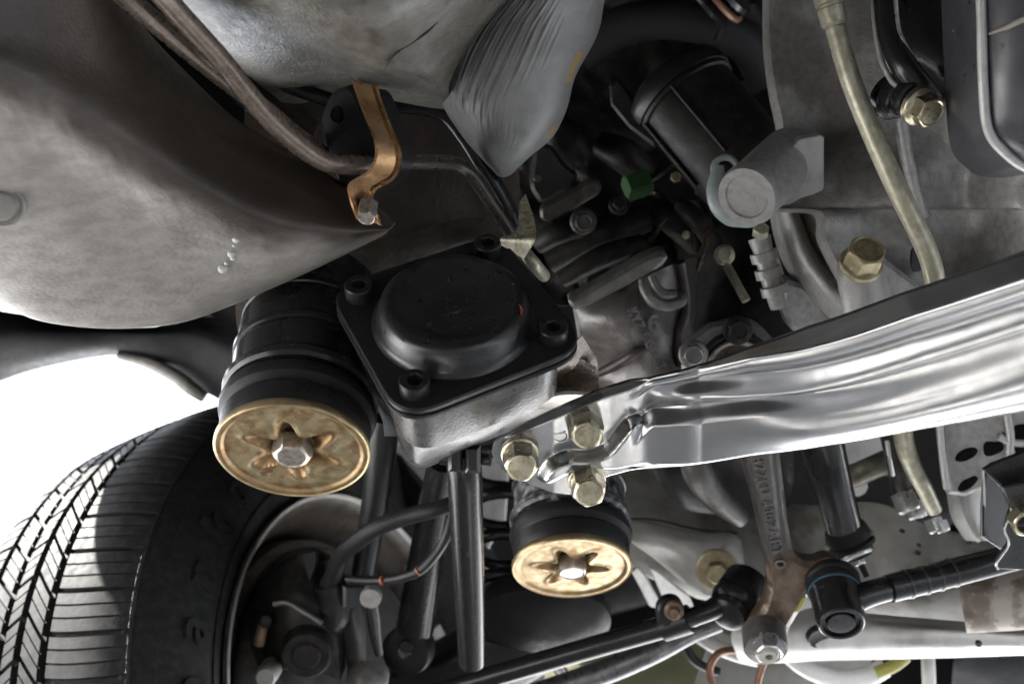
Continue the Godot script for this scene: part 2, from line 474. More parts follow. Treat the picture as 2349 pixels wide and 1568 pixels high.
	M.forged = mat([[0.05, 0.042, 0.038], [0.115, 0.105, 0.10], [0.17, 0.158, 0.15]], 0.45, 0.4, 9, 0.018, 0.03, 0.1, 57, [0.25, 0.5, 0.75])
	M.liner = mat([[0.006, 0.006, 0.007], [0.012, 0.012, 0.013]], 0.55, 0.0, 7, 0.02, 0.02, 0.08, 58)
	specular(["liner"], 0.2)
	specular(["satin_gloss"], 0.55)
	specular(["gloss_black"], 0.42)
	M.fork_brown = mat([[0.06, 0.036, 0.022], [0.14, 0.098, 0.07], [0.19, 0.15, 0.12]], 0.45, 0.35, 10, 0.016, 0.03, 0.1, 59, [0.25, 0.5, 0.75], 0.8)
	M.brown_tube_shaded = mat([[0.018, 0.014, 0.011], [0.034, 0.027, 0.022], [0.055, 0.045, 0.038]], 0.36, 0.2, 14, 0.02, 0.006, 0.1, 60)  # the brown tube's metal with shade put into a darker colour
	specular(["tyre"], 0.15)
	M.box_dark = mat([[0.03, 0.03, 0.034], [0.045, 0.045, 0.05], [0.065, 0.065, 0.07]], 0.4, 0.15, 7, 0.014, 0.008, 0.09, 61)

# ---- scene --------------------------------------------------------------------------------------
func _ready() -> void:
	var e := deg_to_rad(PITCH)
	CU = Vector3(0, cos(e), sin(e)); CF = Vector3(0, sin(e), -cos(e))
	var cam := Camera3D.new()
	cam.name = "camera"
	add_child(cam)
	cam.position = EYE
	cam.basis = Basis(CR, CU, -CF)
	cam.near = 0.02; cam.far = 400.0
	var ca := CameraAttributesPhysical.new()
	ca.frustum_focal_length = 38.6
	ca.frustum_focus_distance = 0.60
	ca.exposure_aperture = 10.0
	cam.attributes = ca
	cam.fov = rad_to_deg(2.0 * atan(783.5 / FL))
	cam.current = true
	var sky := ProceduralSkyMaterial.new()
	sky.sky_top_color = Color(0.82, 0.845, 0.88); sky.sky_horizon_color = Color(0.94, 0.945, 0.95)
	sky.ground_bottom_color = Color(0.45, 0.44, 0.42); sky.ground_horizon_color = Color(0.7, 0.7, 0.7)
	sky.sky_curve = 0.2; sky.sky_energy_multiplier = 1.0
	var env := Environment.new()
	env.background_mode = Environment.BG_SKY
	env.sky = Sky.new(); env.sky.sky_material = sky
	env.tonemap_mode = Environment.TONE_MAPPER_LINEAR
	env.tonemap_exposure = 9.8
	env.sdfgi_enabled = true; env.ssao_enabled = true; env.ssil_enabled = true
	var we := WorldEnvironment.new()
	we.name = "world_environment"; we.environment = env
	add_child(we)
	var sun := DirectionalLight3D.new()
	sun.name = "sun"
	sun.light_energy = 1.5; sun.light_color = Color(1.0, 0.985, 0.96)
	sun.light_angular_distance = 0.5; sun.shadow_enabled = true
	add_child(sun)
	var to_sun := Vector3(-0.744, 0.62, 0.097).normalized()
	sun.basis = basis_z(to_sun)
	materials()
	setting()
	body()
	tubes()
	mounting()
	crossmember()
	engine_bay()
	bell_housing()
	front_suspension()
	steering()
	lower_right()
	wheel()

func setting() -> void:
	var g := MeshInstance3D.new()
	g.name = "ground"
	var pm := PlaneMesh.new(); pm.size = Vector2(120, 120)
	g.mesh = pm; g.material_override = M.concrete
	add_child(g)
	g.set_meta("kind", "structure"); g.set_meta("label", "pale concrete ground in full sunlight beneath the raised car"); g.set_meta("category", "ground")

	# unseen ramp, added to darken the reflected ground and block bounce light
	var rp := thing("added_ramp", "added unseen black ramp that darkens the reflected ground under the wheel", "ramp", K(-0.7, 0.8, -0.22))
	var ft := [Vector2(-0.35, 0.0), Vector2(0.45, 0.325), Vector2(1.05, 0.325), Vector2(1.08, 0.36), Vector2(1.10, 0.36), Vector2(1.12, 0.0)]
	part("deck", mb().prism(Transform3D(Basis(FWD, Vector3.UP, FWD.cross(Vector3.UP)), K(-0.84, 0, -0.22)), PackedVector2Array(ft), 0.27, 0.003), M.satin_black, rp, 30)

func body() -> void:
	var o := thing("car_body", "grey and brown undercoated car bodywork with floor, frame rail and dark fender", "car body", K(0, 0, 0.7))
	# outer shell
	var side := [Vector2(-1.7, 0.36), Vector2(0.14, 0.36), Vector2(0.18, 0.42)]
	for k in 17:
		var a := PI - PI * k / 16.0
		side.append(Vector2(0.78 + cos(a) * 0.53, 0.44 + sin(a) * 0.49))
	side += [Vector2(1.36, 0.42), Vector2(1.7, 0.42), Vector2(1.7, 0.97), Vector2(-1.7, 0.97)]
	part("outer_fender", mb().prism(Transform3D(Basis(FWD, Vector3.UP, FWD.cross(Vector3.UP)), K(-0.86, 0, 0)), PackedVector2Array(side), 0.02, 0.002), M.paint, o)
	part("outer_fender", mb().prism(Transform3D(Basis(FWD, Vector3.UP, FWD.cross(Vector3.UP)), K(0.95, 0, 0)), PackedVector2Array([Vector2(-1.7, 0.02), Vector2(1.7, 0.02), Vector2(1.7, 0.97), Vector2(-1.7, 0.97)]), 0.02, 0.002), M.paint, o)
	var bs := Basis(INB, Vector3.UP, -FWD)
	part("hood", mb().box(Transform3D(bs, K(0.045, 0.55, 0.985)), Vector3(1.85, 0.02, 2.34), 0.003), M.body, o)
	part("cabin_floor", mb().box(Transform3D(bs, K(0.045, -0.97, 0.10)), Vector3(1.76, 0.02, 1.5), 0.003), M.body, o)
	part("front_panel", mb().box(Transform3D(bs, K(0.045, 1.66, 0.74)), Vector3(1.74, 0.44, 0.02), 0.003), M.body, o)
	part("firewall", mb().box(Transform3D(bs, K(0.045, -0.22, 0.54)), Vector3(1.76, 0.86, 0.02), 0.003), M.body, o)
	part("inner_wing", mb().box(Transform3D(bs, K(-0.50, 0.75, 0.865)), Vector3(0.02, 0.2, 1.7), 0.003), M.body, o)
	# frame rail: dark inboard side and the pale downward face, one bent sheet
	var rail := patch([
		[[-120, -160, 0.41], [60, -150, 0.44], [215, -60, 0.47], [380, 120, 0.53], [545, 275, 0.56], [715, 375, 0.575], [860, 470, 0.585], [905, 510, 0.59]],
		[[-120, 40, 0.43], [60, 80, 0.45], [200, 140, 0.475], [360, 250, 0.51], [520, 360, 0.54], [690, 450, 0.555], [830, 500, 0.57], [898, 520, 0.585]],
		[[-120, 130, 0.43], [0, 178, 0.445], [150, 250, 0.468], [300, 340, 0.495], [470, 440, 0.52], [640, 518, 0.54], [800, 535, 0.56], [893, 524, 0.58]],
		[[-120, 260, 0.455], [0, 320, 0.475], [140, 390, 0.50], [290, 470, 0.525], [440, 545, 0.545], [600, 590, 0.558], [760, 575, 0.57], [885, 532, 0.582]],
		[[-120, 480, 0.50], [0, 520, 0.52], [150, 580, 0.54], [300, 620, 0.556], [440, 648, 0.566], [570, 640, 0.572], [740, 600, 0.58], [880, 536, 0.586]],
		[[-120, 620, 0.545], [-20, 660, 0.556], [80, 715, 0.568], [210, 738, 0.577], [330, 738, 0.582], [460, 715, 0.586], [700, 618, 0.592], [875, 539, 0.59]],
		[[-120, 640, 0.56], [-20, 676, 0.572], [70, 728, 0.583], [205, 750, 0.592], [335, 750, 0.597], [465, 724, 0.60], [702, 624, 0.604], [873, 541, 0.60]],
		[[-120, 640, 0.60], [-20, 672, 0.62], [70, 722, 0.625], [205, 744, 0.63], [335, 744, 0.635], [465, 719, 0.64], [702, 622, 0.64], [873, 541, 0.63]]], 6, 7)
	wavy(rail, 0.0012, 22.0, 3)
	var rb := mb().sheet(rail, CF * 0.004)
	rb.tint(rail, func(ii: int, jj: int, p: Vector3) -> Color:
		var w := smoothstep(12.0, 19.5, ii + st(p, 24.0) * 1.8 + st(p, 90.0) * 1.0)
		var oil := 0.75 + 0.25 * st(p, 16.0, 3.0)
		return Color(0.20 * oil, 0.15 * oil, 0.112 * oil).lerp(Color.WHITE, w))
	part("frame_rail", rb, M.rail_coat, o, 60, "frame rail with brown waxed side and pale worn lower face")
	var pc := on_sheet(rail, 2, 470)
	var plug := Transform3D(basis_y((EYE - pc).normalized() + Vector3.DOWN * 0.8), pc)
	part("drain_plug", mb().lathe(plug, [[0, 0.0035], [0.0055, 0.0034], [0.0066, 0.0028], [0.0072, 0.0010], [0.0080, 0.0004], [0.0098, 0.0012], [0.0106, 0.0006], [0.0112, -0.003]], 32), M.rail_coat, o)
	for q in [[541, 548, 0.0020], [537, 562, 0.0012], [531, 582, 0.0021], [534, 592, 0.0013], [511, 616, 0.0026], [519, 603, 0.0012]]:
		var dp := on_sheet(rail, q[0], q[1])
		part("paint_drop", mb().lathe(Transform3D(basis_y((EYE - dp).normalized()), dp), [[0, q[2] * 0.32], [q[2] * 0.6, q[2] * 0.26], [q[2], -0.0005]], 14), M.white_coat, o, 60)
	var gap := patch([
		[[-120, -200, 0.45], [60, -190, 0.47], [230, -80, 0.505], [400, 95, 0.565], [560, 250, 0.595], [715, 355, 0.61]],
		[[60, -200, 0.52], [200, -190, 0.53], [330, -40, 0.56], [470, 90, 0.60], [600, 200, 0.64], [720, 300, 0.66]],
		[[300, -200, 0.56], [420, -190, 0.56], [480, -20, 0.57], [580, 100, 0.60], [680, 190, 0.65], [760, 240, 0.70]]], 6, 6)
	part("gap_blocker", mb().sheet(gap, CF * 0.004), M.dark_coat, o, 60)  # added dark sheet, closes the gap against sky light
	# floor pan above the rail
	var pan := patch([
		[[300, -160, 0.50], [560, -170, 0.475], [850, -170, 0.47], [1120, -160, 0.50], [1330, -150, 0.55]],
		[[360, -20, 0.53], [560, -20, 0.48], [800, -20, 0.47], [1020, -20, 0.495], [1180, -20, 0.56]],
		[[480, 100, 0.56], [640, 70, 0.50], [830, 70, 0.485], [980, 80, 0.52], [1080, 100, 0.585]],
		[[590, 190, 0.60], [700, 150, 0.545], [840, 150, 0.53], [970, 170, 0.555], [1030, 190, 0.60]],
		[[650, 240, 0.66], [760, 200, 0.62], [880, 205, 0.61], [980, 225, 0.62], [1040, 240, 0.64]],
		[[650, 270, 0.72], [770, 230, 0.69], [890, 240, 0.68], [990, 260, 0.68], [1045, 270, 0.69]]], 8, 8)
	wavy(pan, 0.0012, 14.0, 9)
	var pb := mb().sheet(pan, CF * 0.003)
	pb.tint(pan, func(ii: int, jj: int, p: Vector3) -> Color:
		var w := smoothstep(-0.3, 0.7, st(p, 13.0, 5.0) + 0.4 * st(p, 60.0))
		return Color.WHITE.lerp(Color(0.62, 0.57, 0.50), w))
	part("floor_pan", pb, M.grey_coat, o, 60, "pale grey rounded floor panel")
	var crack := []
	for q in [[1010, 42], [985, 70], [948, 96], [915, 118], [893, 140], [878, 170]]:
		crack.append(on_sheet(pan, q[0], q[1]))
	part("seam_crack", mb().tube(cr(crack, 5), [0.0002, 0.0006, 0.0005, 0.0004, 0.0002], 6), M.dark_coat, o, 60)
	# sealed grey panel with brush marks
	var sp := patch([
		[[1170, -160, 0.57], [1260, -170, 0.55], [1340, -160, 0.545], [1420, -150, 0.57], [1450, -150, 0.62]],
		[[1118, -20, 0.585], [1200, -20, 0.56], [1290, -20, 0.555], [1370, -20, 0.575], [1393, -20, 0.63]],
		[[1060, 60, 0.60], [1150, 55, 0.575], [1250, 60, 0.565], [1345, 70, 0.585], [1372, 75, 0.64]],
		[[1020, 120, 0.61], [1110, 130, 0.585], [1210, 150, 0.575], [1300, 165, 0.59], [1322, 170, 0.645]],
		[[1000, 190, 0.625], [1080, 220, 0.60], [1170, 240, 0.59], [1270, 255, 0.60], [1300, 250, 0.65]],
		[[1020, 250, 0.64], [1085, 290, 0.615], [1160, 315, 0.605], [1235, 320, 0.61], [1268, 312, 0.65]],
		[[1075, 330, 0.655], [1110, 355, 0.635], [1150, 372, 0.625], [1195, 368, 0.63], [1215, 358, 0.66]],
		[[1130, 395, 0.67], [1140, 400, 0.66], [1152, 404, 0.655], [1165, 402, 0.66], [1175, 396, 0.68]]], 8, 60)
	# the brushed ridges stand up from the sheet
	for i in sp.size():
		for j in sp[i].size():
			var u: float = float(j) / (sp[i].size() - 1)
			var v := float(i) / (sp.size() - 1)
			var q: float = (sin(u * 150.0 + sin(v * 5.0) * 4.0 + v * 8.0) + 0.8 * sin(u * 241.0 + v * 12.0 + sin(v * 9.0) * 2.0)) * 0.0006 * smoothstep(0.02, 0.10, u) * smoothstep(0.62, 0.36, u + 0.08 * sin(v * 14.0)) * smoothstep(0.80, 0.55, v + 0.05 * sin(u * 30.0))
			sp[i][j] += (EYE - sp[i][j]).normalized() * q
	part("sealed_panel", mb().sheet(sp, CF * 0.004), M.sealer, o, 60, "smooth grey panel with brushed sealer ridges")
	for q in [[1, 11, 196, 232], [20, 27, 178, 218], [36, 41, 192, 225]]:
		var gs := []
		for i in range(q[0], q[1]):
			var row := PackedVector3Array()
			var cut := absf((i - q[0] + 0.5) / (q[1] - q[0]) - 0.5) * 2.0
			for j in range(q[2] + int(cut * cut * 12), q[3]): row.append(sp[i][j] + (EYE - sp[i][j]).normalized() * 0.0005)
			while gs.size() > 0 and row.size() < gs[0].size(): row.insert(0, row[0])
			if gs.size() > 0: row = row.slice(row.size() - gs[0].size())
			gs.append(row)
		part("amber_streak", mb().sheet(gs, CF * 0.0003), M.strap_stain, o, 60)
	# bulkhead sheet behind the tubes and the mounting
	var bk := patch([
		[[560, 60, 0.64], [800, 100, 0.66], [1000, 140, 0.68], [1120, 200, 0.70], [1190, 330, 0.72]],
		[[560, 300, 0.66], [800, 300, 0.68], [1000, 300, 0.70], [1100, 380, 0.715], [1190, 470, 0.73]],
		[[540, 560, 0.70], [780, 520, 0.70], [960, 500, 0.71], [1080, 500, 0.725], [1190, 560, 0.735]],
		[[540, 700, 0.74], [760, 660, 0.725], [960, 620, 0.72], [1080, 590, 0.73], [1190, 620, 0.74]],
		[[545, 760, 0.76], [760, 760, 0.75], [960, 760, 0.75], [1080, 760, 0.75], [1190, 760, 0.76]]], 8, 8)
	part("bulkhead", mb().sheet(wavy(bk, 0.004, 9.0, 12), CF * 0.004), M.dark_coat, o, 60)
	var brim := patch([
		[[700, 590, 0.70], [820, 560, 0.70], [950, 530, 0.70], [1080, 500, 0.71], [1170, 530, 0.72]],
		[[690, 625, 0.69], [820, 595, 0.685], [950, 575, 0.685], [1080, 550, 0.69], [1170, 560, 0.70]],
		[[640, 660, 0.69], [800, 640, 0.69], [950, 620, 0.69], [1080, 580, 0.70], [1170, 590, 0.71]]], 6, 6)
	part("floor_flange", mb().sheet(wavy(brim, 0.003, 16.0, 14), CF * 0.003), M.undercoat, o, 60)
	# fender lip and liner above the tyre, far side of the wheel arch
	var lip := patch([
		[[-80, 700, 1.05], [60, 722, 1.06], [200, 742, 1.08], [350, 748, 1.09], [450, 725, 1.09], [530, 745, 1.07], [600, 800, 1.05]],
		[[-80, 770, 1.03], [60, 765, 1.04], [200, 762, 1.06], [350, 765, 1.07], [450, 765, 1.07], [530, 800, 1.06], [600, 850, 1.04]],
		[[-80, 840, 1.05], [60, 822, 1.06], [200, 800, 1.07], [300, 800, 1.08], [420, 820, 1.08], [510, 860, 1.07], [600, 905, 1.05]],
		[[-80, 902, 1.08], [60, 852, 1.09], [200, 822, 1.10], [285, 818, 1.10], [390, 850, 1.10], [480, 905, 1.09], [600, 960, 1.07]]], 8, 8)
	part("fender_liner", mb().sheet(wavy(lip, 0.003, 7.0, 15), CF * 0.012), M.liner, o, 60, "dark plastic fender liner above the tyre")
	var edge := mb().tube(cr(pts([[270, 815, 1.09], [340, 832, 1.09], [400, 862, 1.085], [440, 892, 1.08], [470, 912, 1.08]]), 8), [0.004, 0.007, 0.008, 0.006], 8)
	part("liner_edge", edge, M.grey_coat, o, 60)

func tubes() -> void:
	var defs := [
		["fluid_tube", "thick brown fluid tube bending into the rubber clamp block", M.brown_tube, 0.0050, [[330, -60, 0.45], [400, 20, 0.47], [500, 130, 0.495], [560, 205, 0.508], [620, 275, 0.522], [680, 328, 0.535], [740, 368, 0.547], [790, 378, 0.556], [850, 376, 0.566]]],
		["fluid_tube", "second brown fluid tube running behind the thick one along the rail", M.brown_tube, 0.0046, [[215, -75, 0.455], [302, 5, 0.47], [425, 110, 0.50], [535, 198, 0.528], [622, 262, 0.548], [690, 318, 0.572], [760, 366, 0.60]]],
		["fluid_tube", "thin dark tube ending high in the rubber clamp block", M.satin_black, 0.0042, [[470, 60, 0.60], [560, 135, 0.605], [640, 185, 0.61], [700, 212, 0.612], [765, 232, 0.612]]],
		["fluid_tube", "thin dark brown tube leaving the clamp block towards the gold clip", M.brown_tube_shaded, 0.0043, [[850, 376, 0.575], [905, 372, 0.585], [1000, 372, 0.615], [1050, 378, 0.635], [1085, 405, 0.645], [1130, 470, 0.652], [1172, 535, 0.66]]],  # same brown tube continued, its shade painted in by a darker material
		["fluid_tube", "black tube under the grey sealed panel running to the mounting", M.gloss_black, 0.0052, [[880, 240, 0.66], [960, 245, 0.66], [1020, 262, 0.66], [1062, 310, 0.662], [1110, 385, 0.665], [1150, 450, 0.668], [1185, 520, 0.67]]]]
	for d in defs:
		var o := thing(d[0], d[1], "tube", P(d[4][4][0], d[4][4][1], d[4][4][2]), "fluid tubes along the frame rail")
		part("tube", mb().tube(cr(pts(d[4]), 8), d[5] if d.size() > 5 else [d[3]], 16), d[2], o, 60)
	# clamp
	var c := thing("tube_clamp", "black rubber block held by a copper strap round the tubes", "clamp", P(845, 465, 0.56))
	var face := [[752, 205], [800, 192], [812, 200], [840, 260], [866, 330], [868, 372], [846, 408], [806, 432], [800, 408], [835, 375], [818, 350], [780, 345], [742, 320], [720, 282], [724, 250], [748, 232]]
	var blk := mb()
	plate(blk, [[728, 270], [752, 208], [800, 190], [815, 205], [842, 268], [866, 330], [870, 372], [846, 408], [800, 436], [770, 420], [750, 360], [735, 310]], P(810, 330, 0.57), (-CF + CR * -0.75 + CU * -0.1).normalized(), 0.03, 0.003, 0.006)
	part("rubber_block", blk, M.rubber, c, 35)
	part("tube_hole", mb().lathe(Transform3D(basis_y((-CF + CR * -0.75 + CU * -0.1).normalized()), P(776, 264, 0.5755)), [[0.0, 0.0012], [0.0032, 0.0012], [0.0038, 0.002], [0.0044, 0.0016], [0.0046, 0]], 24), M.body, c)
	var prof := [[833, 190, 0.555], [845, 232, 0.555], [865, 285, 0.553], [884, 330, 0.552], [888, 365, 0.552], [876, 395, 0.552], [850, 412, 0.552], [832, 424, 0.552], [826, 442, 0.553], [834, 476, 0.556], [846, 508, 0.56]]
	var cen := cr(pts(prof), 7)
	var g := []
	for i in cen.size():
		var row := PackedVector3Array()
		var s: Vector3 = (CR + CF * 0.55 - CU * 0.22).normalized() * 0.0074
		var tt: Vector3 = (cen[mini(i + 1, cen.size() - 1)] - cen[maxi(i - 1, 0)]).normalized()
		var nn := tt.cross(s).normalized()
		if nn.dot(CF) > 0: nn = -nn
		for q in [[-1.0, 0.0018], [-0.86, 0.0022], [-0.72, 0.0004], [0.0, 0.0], [0.62, 0.0002], [0.74, 0.0020], [0.9, 0.0026], [1.0, 0.0016]]:
			row.append(cen[i] + s * q[0] + nn * q[1])
		g.append(row)
	part("strap", mb().sheet(g, CF * 0.0016), M.strap, c, 35)
	bolt(c, P(846, 462, 0.553), (-CF * 0.7 - CU * 0.8).normalized(), 0.0088, 0.011, 0.0, M.zinc_worn, 0.2)
	# pale clip at the end of the tubes
	var k := thing("tube_clip", "pale gold curved clip at the lower end of the tubes", "clip", P(1195, 560, 0.63))
	var cl := patch([[[1206, 445, 0.655], [1192, 462, 0.650]], [[1224, 500, 0.642], [1184, 528, 0.634]], [[1229, 545, 0.633], [1150, 545, 0.627]], [[1202, 594, 0.632], [1150, 562, 0.627]]], 8, 3)
	part("clip", mb().sheet(cl, CF * 0.002), M.pale_gold, k, 60)
	part("stem", mb().tube(cr(pts([[1204, 580, 0.642], [1226, 606, 0.64], [1248, 632, 0.67]]), 5), [0.004], 10), M.olive_pipe, k, 60)

func bushing(at: Vector3, r: float, axis: Vector3, label: String, turn: float, worn: Material, lab: String, sc: float) -> Node3D:
	var o := thing("rubber_bushing", label, "bushing", at, "control arm bushings with gold washers")
	var x := Transform3D(basis_y(axis).scaled(Vector3.ONE), at)
	var s := r / 0.0415
	var f := func(pr: Array) -> Array:
		var q := []
		for p in pr: q.append([p[0] * s, p[1] * s])
		return q
	part("sleeve", mb().lathe(x, f.call([[0.036, 0.032], [0.0425, 0.033], [0.0442, 0.035], [0.0445, 0.039], [0.043, 0.0415], [0.0415, 0.043], [0.0415, 0.060], [0.0405, 0.0607], [0.0405, 0.0625], [0.0425, 0.0632], [0.0428, 0.066], [0.0415, 0.068], [0.0412, 0.088], [0.0402, 0.0885], [0.0402, 0.0905], [0.0415, 0.0912], [0.0412, 0.118 * sc], [0.038, 0.124 * sc], [0.0, 0.124 * sc]]), 72), worn, o, 30)
	part("rubber_ring", mb().lathe(x, f.call([[0.030, 0.003], [0.0385, 0.0035], [0.0405, 0.006], [0.0415, 0.0105], [0.0420, 0.0155], [0.0405, 0.0175], [0.0412, 0.019], [0.0438, 0.0215], [0.0445, 0.025], [0.0435, 0.029], [0.0405, 0.031], [0.036, 0.032]]), 72), M.rubber, o, 30)
	# pressed washer with a six-pointed hollow round the bolt
	var g := []
	var nr := 56
	for i in nr + 1:
		var rr := 0.0412 * s * float(i) / nr
		var row := PackedVector3Array()
		for k in 120:
			var a := TAU * k / 120.0
			var tip := pow(absf(cos(3.0 * a)), 3.5)
			var rs := (0.0135 + 0.0150 * tip) * s
			var y := 0.0085 * s * (1.0 - smoothstep(0.0095 * s, rs, rr))
			y -= 0.0009 * s * exp(-pow((rr - rs) / (0.0026 * s), 2.0)) * (1.0 - tip * 0.4)
			y -= 0.0016 * s * smoothstep(0.0365 * s, 0.0395 * s, rr)
			row.append(x * (Basis(Vector3.UP, turn) * Vector3(cos(a) * rr, y, sin(a) * rr)))
		g.append(row)
	var w := mb()
	w.grid(g, false, true)
	w.tint(g, func(ii: int, jj: int, p: Vector3) -> Color:
		var rr := float(ii) / nr
		var a2 := TAU * jj / 120.0
		var edge := (0.0135 + 0.0150 * pow(absf(cos(3.0 * a2)), 3.5)) / 0.0412
		var rust := smoothstep(0.25, 0.9, exp(-pow((rr - edge * 0.9) / 0.16, 2.0)) + 0.7 * st(p, 60.0) + 0.25 * st(p, 200.0))
		rust = maxf(rust * 0.8, 0.7 * smoothstep(0.80, 0.95, rr + 0.12 * st(p, 80.0, 2.0)) * smoothstep(0.99, 0.95, rr))
		return Color.WHITE.lerp(Color(0.62, 0.45, 0.33), rust))
	w.lathe(x, f.call([[0.0412, -0.0016], [0.0420, -0.0022], [0.0428, -0.0012], [0.0428, 0.001], [0.0415, 0.0035], [0.03, 0.0035]]), 96)
	part("end_washer", w, M.gold, o, 50)
	bolt(o, at + axis * 0.0070 * s, -axis, 0.0192 * s, 0.0105 * s, 0.0, M.zinc_worn, turn + 0.35)
	var tx := mb()
	var b2 := Basis(x.basis.x, -x.basis.z, x.basis.y)
	if lab:
		for k in lab.length():
			var a := 2.15 - 0.10 * k
			var nrm: Vector3 = x.basis * Vector3(cos(a), 0, -sin(a)) * -1.0
			nrm = (x.basis.x * cos(a) * -1.0 - CF * 0.0 + (Vector3(0, 0, 1)) * sin(a)).normalized()
			letters(tx, lab[k], 0.0065 * s, 0.0014, Transform3D(basis_z(nrm, axis.cross(nrm)), at + axis * 0.012 * s + nrm * 0.0418 * s))
		part("lettering", tx, M.rubber, o, 20)
	return o

func mounting() -> void:
	# square cover with four socket bolts on a cast housing
	var fn := Vector3(0, 0.05, 1).normalized()     # the cover stands upright and faces rearwards
	var f0 := P(1037, 730, 0.585)
	var a := on_plane(825, 672, f0, fn); var b := on_plane(1118, 575, f0, fn)
	var c := on_plane(1268, 768, f0, fn); var d := on_plane(952, 890, f0, fn)
	var cen := (a + b + c + d) / 4
	var ex := ((b - a) + (c - d)).normalized()
	var ez := ((d - a) + (c - b)); ez = (ez - ex * ez.dot(ex)).normalized()
	var n := ex.cross(ez).normalized()
	if n.dot(CF) > 0: n = -n
	var x := Transform3D(Basis(ex, n.cross(ex).normalized(), n), cen)
	var o := thing("square_cover", "black square cover plate with round dome and four socket bolts", "cover", cen)
	var l := []
	for p in [a, b, c, d]:
		var q: Vector3 = x.affine_inverse() * p
		l.append(Vector2(q.x, q.y))
	var outl := []
	for p in l: outl.append(p + p.normalized() * 0.0205)
	part("plate", mb().prism(x.translated_local(Vector3(0, 0, -0.006)), rounded(outl, 0.022, 8), 0.004, 0.0009), M.satin_black, o, 40)
	var outg := []
	for p in l: outg.append(p + p.normalized() * 0.0211)
	part("gasket", mb().prism(x.translated_local(Vector3(0, 0, -0.0095)), rounded(outg, 0.023, 8), 0.0028, 0.0006), M.rubber, o, 40)
	var dc := on_plane(1041, 726, f0, fn)
	var dl := x.affine_inverse() * dc
	var xd := Transform3D(basis_y(n), x * Vector3(dl.x, dl.y, -0.003))
	part("dome", mb().lathe(xd, [[0.0455, 0.0], [0.0440, 0.0010], [0.0424, 0.0020], [0.0412, 0.0042], [0.0404, 0.0082], [0.0388, 0.0128], [0.0362, 0.0156], [0.0328, 0.0164], [0.0295, 0.0155], [0.026, 0.0134], [0.021, 0.0108], [0.013, 0.0095], [0.0056, 0.0093], [0.0046, 0.0104], [0.0038, 0.0109], [0, 0.0110]], 84), M.satin_gloss, o, 60)
	for p in [a, b, c, d]:
		socket_bolt(o, p - n * 0.002, n, 0.0078, 0.0085, M.satin_black)
	var rs := mb()
	rs.tube(cr([xd * Vector3(0.035, 0.0163, 0.005), xd * Vector3(0.0362, 0.0157, 0.0085), xd * Vector3(0.0357, 0.0156, 0.0125)], 5), [0.0002, 0.0007, 0.0003], 5)
	part("rust_scratch", rs, M.orange_mark, o, 60)
	# cast housing under the cover, with its web to the bushing
	var h := thing("cast_housing", "grey cast housing behind the square cover, brown with oil on one side", "housing", cen - n * 0.02)
	var ins := []
	for p in l: ins.append(p + p.normalized() * 0.010)
	part("block", mb().prism(x.translated_local(Vector3(0, 0, -0.046)), rounded(ins, 0.02, 8), 0.0366, 0.003), M.cast_wall, h, 50)
	var wall := patch([
		[[880, 900, 0.636], [945, 945, 0.642], [1010, 935, 0.646], [1100, 898, 0.642], [1200, 856, 0.634], [1290, 812, 0.622], [1335, 770, 0.612]],
		[[895, 935, 0.642], [950, 965, 0.645], [1020, 955, 0.648], [1105, 915, 0.645], [1205, 872, 0.638], [1305, 835, 0.628], [1355, 800, 0.624]],
		[[905, 975, 0.648], [950, 1005, 0.650], [1025, 990, 0.653], [1110, 955, 0.652], [1210, 905, 0.650], [1315, 860, 0.640], [1370, 830, 0.638]],
		[[918, 1020, 0.660], [950, 1048, 0.660], [1015, 1030, 0.664], [1110, 1000, 0.664], [1215, 945, 0.664], [1320, 910, 0.655], [1374, 890, 0.65]],
		[[930, 1048, 0.672], [955, 1068, 0.672], [990, 1062, 0.676], [1090, 1020, 0.68], [1205, 975, 0.68], [1310, 935, 0.674], [1372, 925, 0.668]],
		[[935, 1050, 0.72], [960, 1072, 0.72], [995, 1066, 0.72], [1085, 1022, 0.72], [1200, 980, 0.72], [1310, 945, 0.72], [1370, 935, 0.72]]], 6, 7)
	for ii in wall.size():
		for jj in wall[ii].size():
			var back: float = lerpf(0.070, 0.028, float(jj) / (wall[ii].size() - 1)) * lerpf(1.0, 0.5, float(ii) / (wall.size() - 1))
			var wv: Vector3 = wall[ii][jj] - EYE
			wall[ii][jj] = EYE + wv * (1.0 - back / wv.dot(CF))
	wavy(wall, 0.0015, 25, 4)
	var wb := mb().sheet(wall, CF * 0.006)
	wb.tint(wall, func(ii: int, jj: int, p: Vector3) -> Color:
		var u: float = float(jj) / (wall[0].size() - 1)
		var oily := smoothstep(0.45, 0.8, u + 0.16 * st(p, 40.0) + 0.05 * st(p, 130.0))
		return Color.WHITE.lerp(Color(0.38, 0.25, 0.15), oily))
	part("wall", wb, M.cast_wall, h, 50)
	var oil := patch([
		[[1262, 850, 0.6040], [1320, 820, 0.5965], [1366, 840, 0.6020]],
		[[1266, 880, 0.6100], [1320, 855, 0.6050], [1372, 868, 0.6100]],
		[[1250, 905, 0.6160], [1318, 895, 0.6130], [1376, 905, 0.6180]],
		[[1240, 935, 0.6310], [1320, 930, 0.6240], [1376, 935, 0.6260]]], 6, 6)
	part("oily_shoulder", mb().sheet(wavy(oil, 0.002, 30, 8), CF * 0.01), M.oily_iron, h, 60, "oil stained brown shoulder")
	var pocket := patch([[[1236, 890, 0.6180], [1290, 880, 0.6140], [1330, 884, 0.6140]], [[1230, 920, 0.6140], [1285, 905, 0.6080], [1340, 905, 0.6100]], [[1236, 938, 0.6330], [1290, 934, 0.6280], [1345, 930, 0.6280]]], 6, 6)
	part("lip", mb().sheet(pocket, CF * 0.008), M.zinc_worn, h, 60)
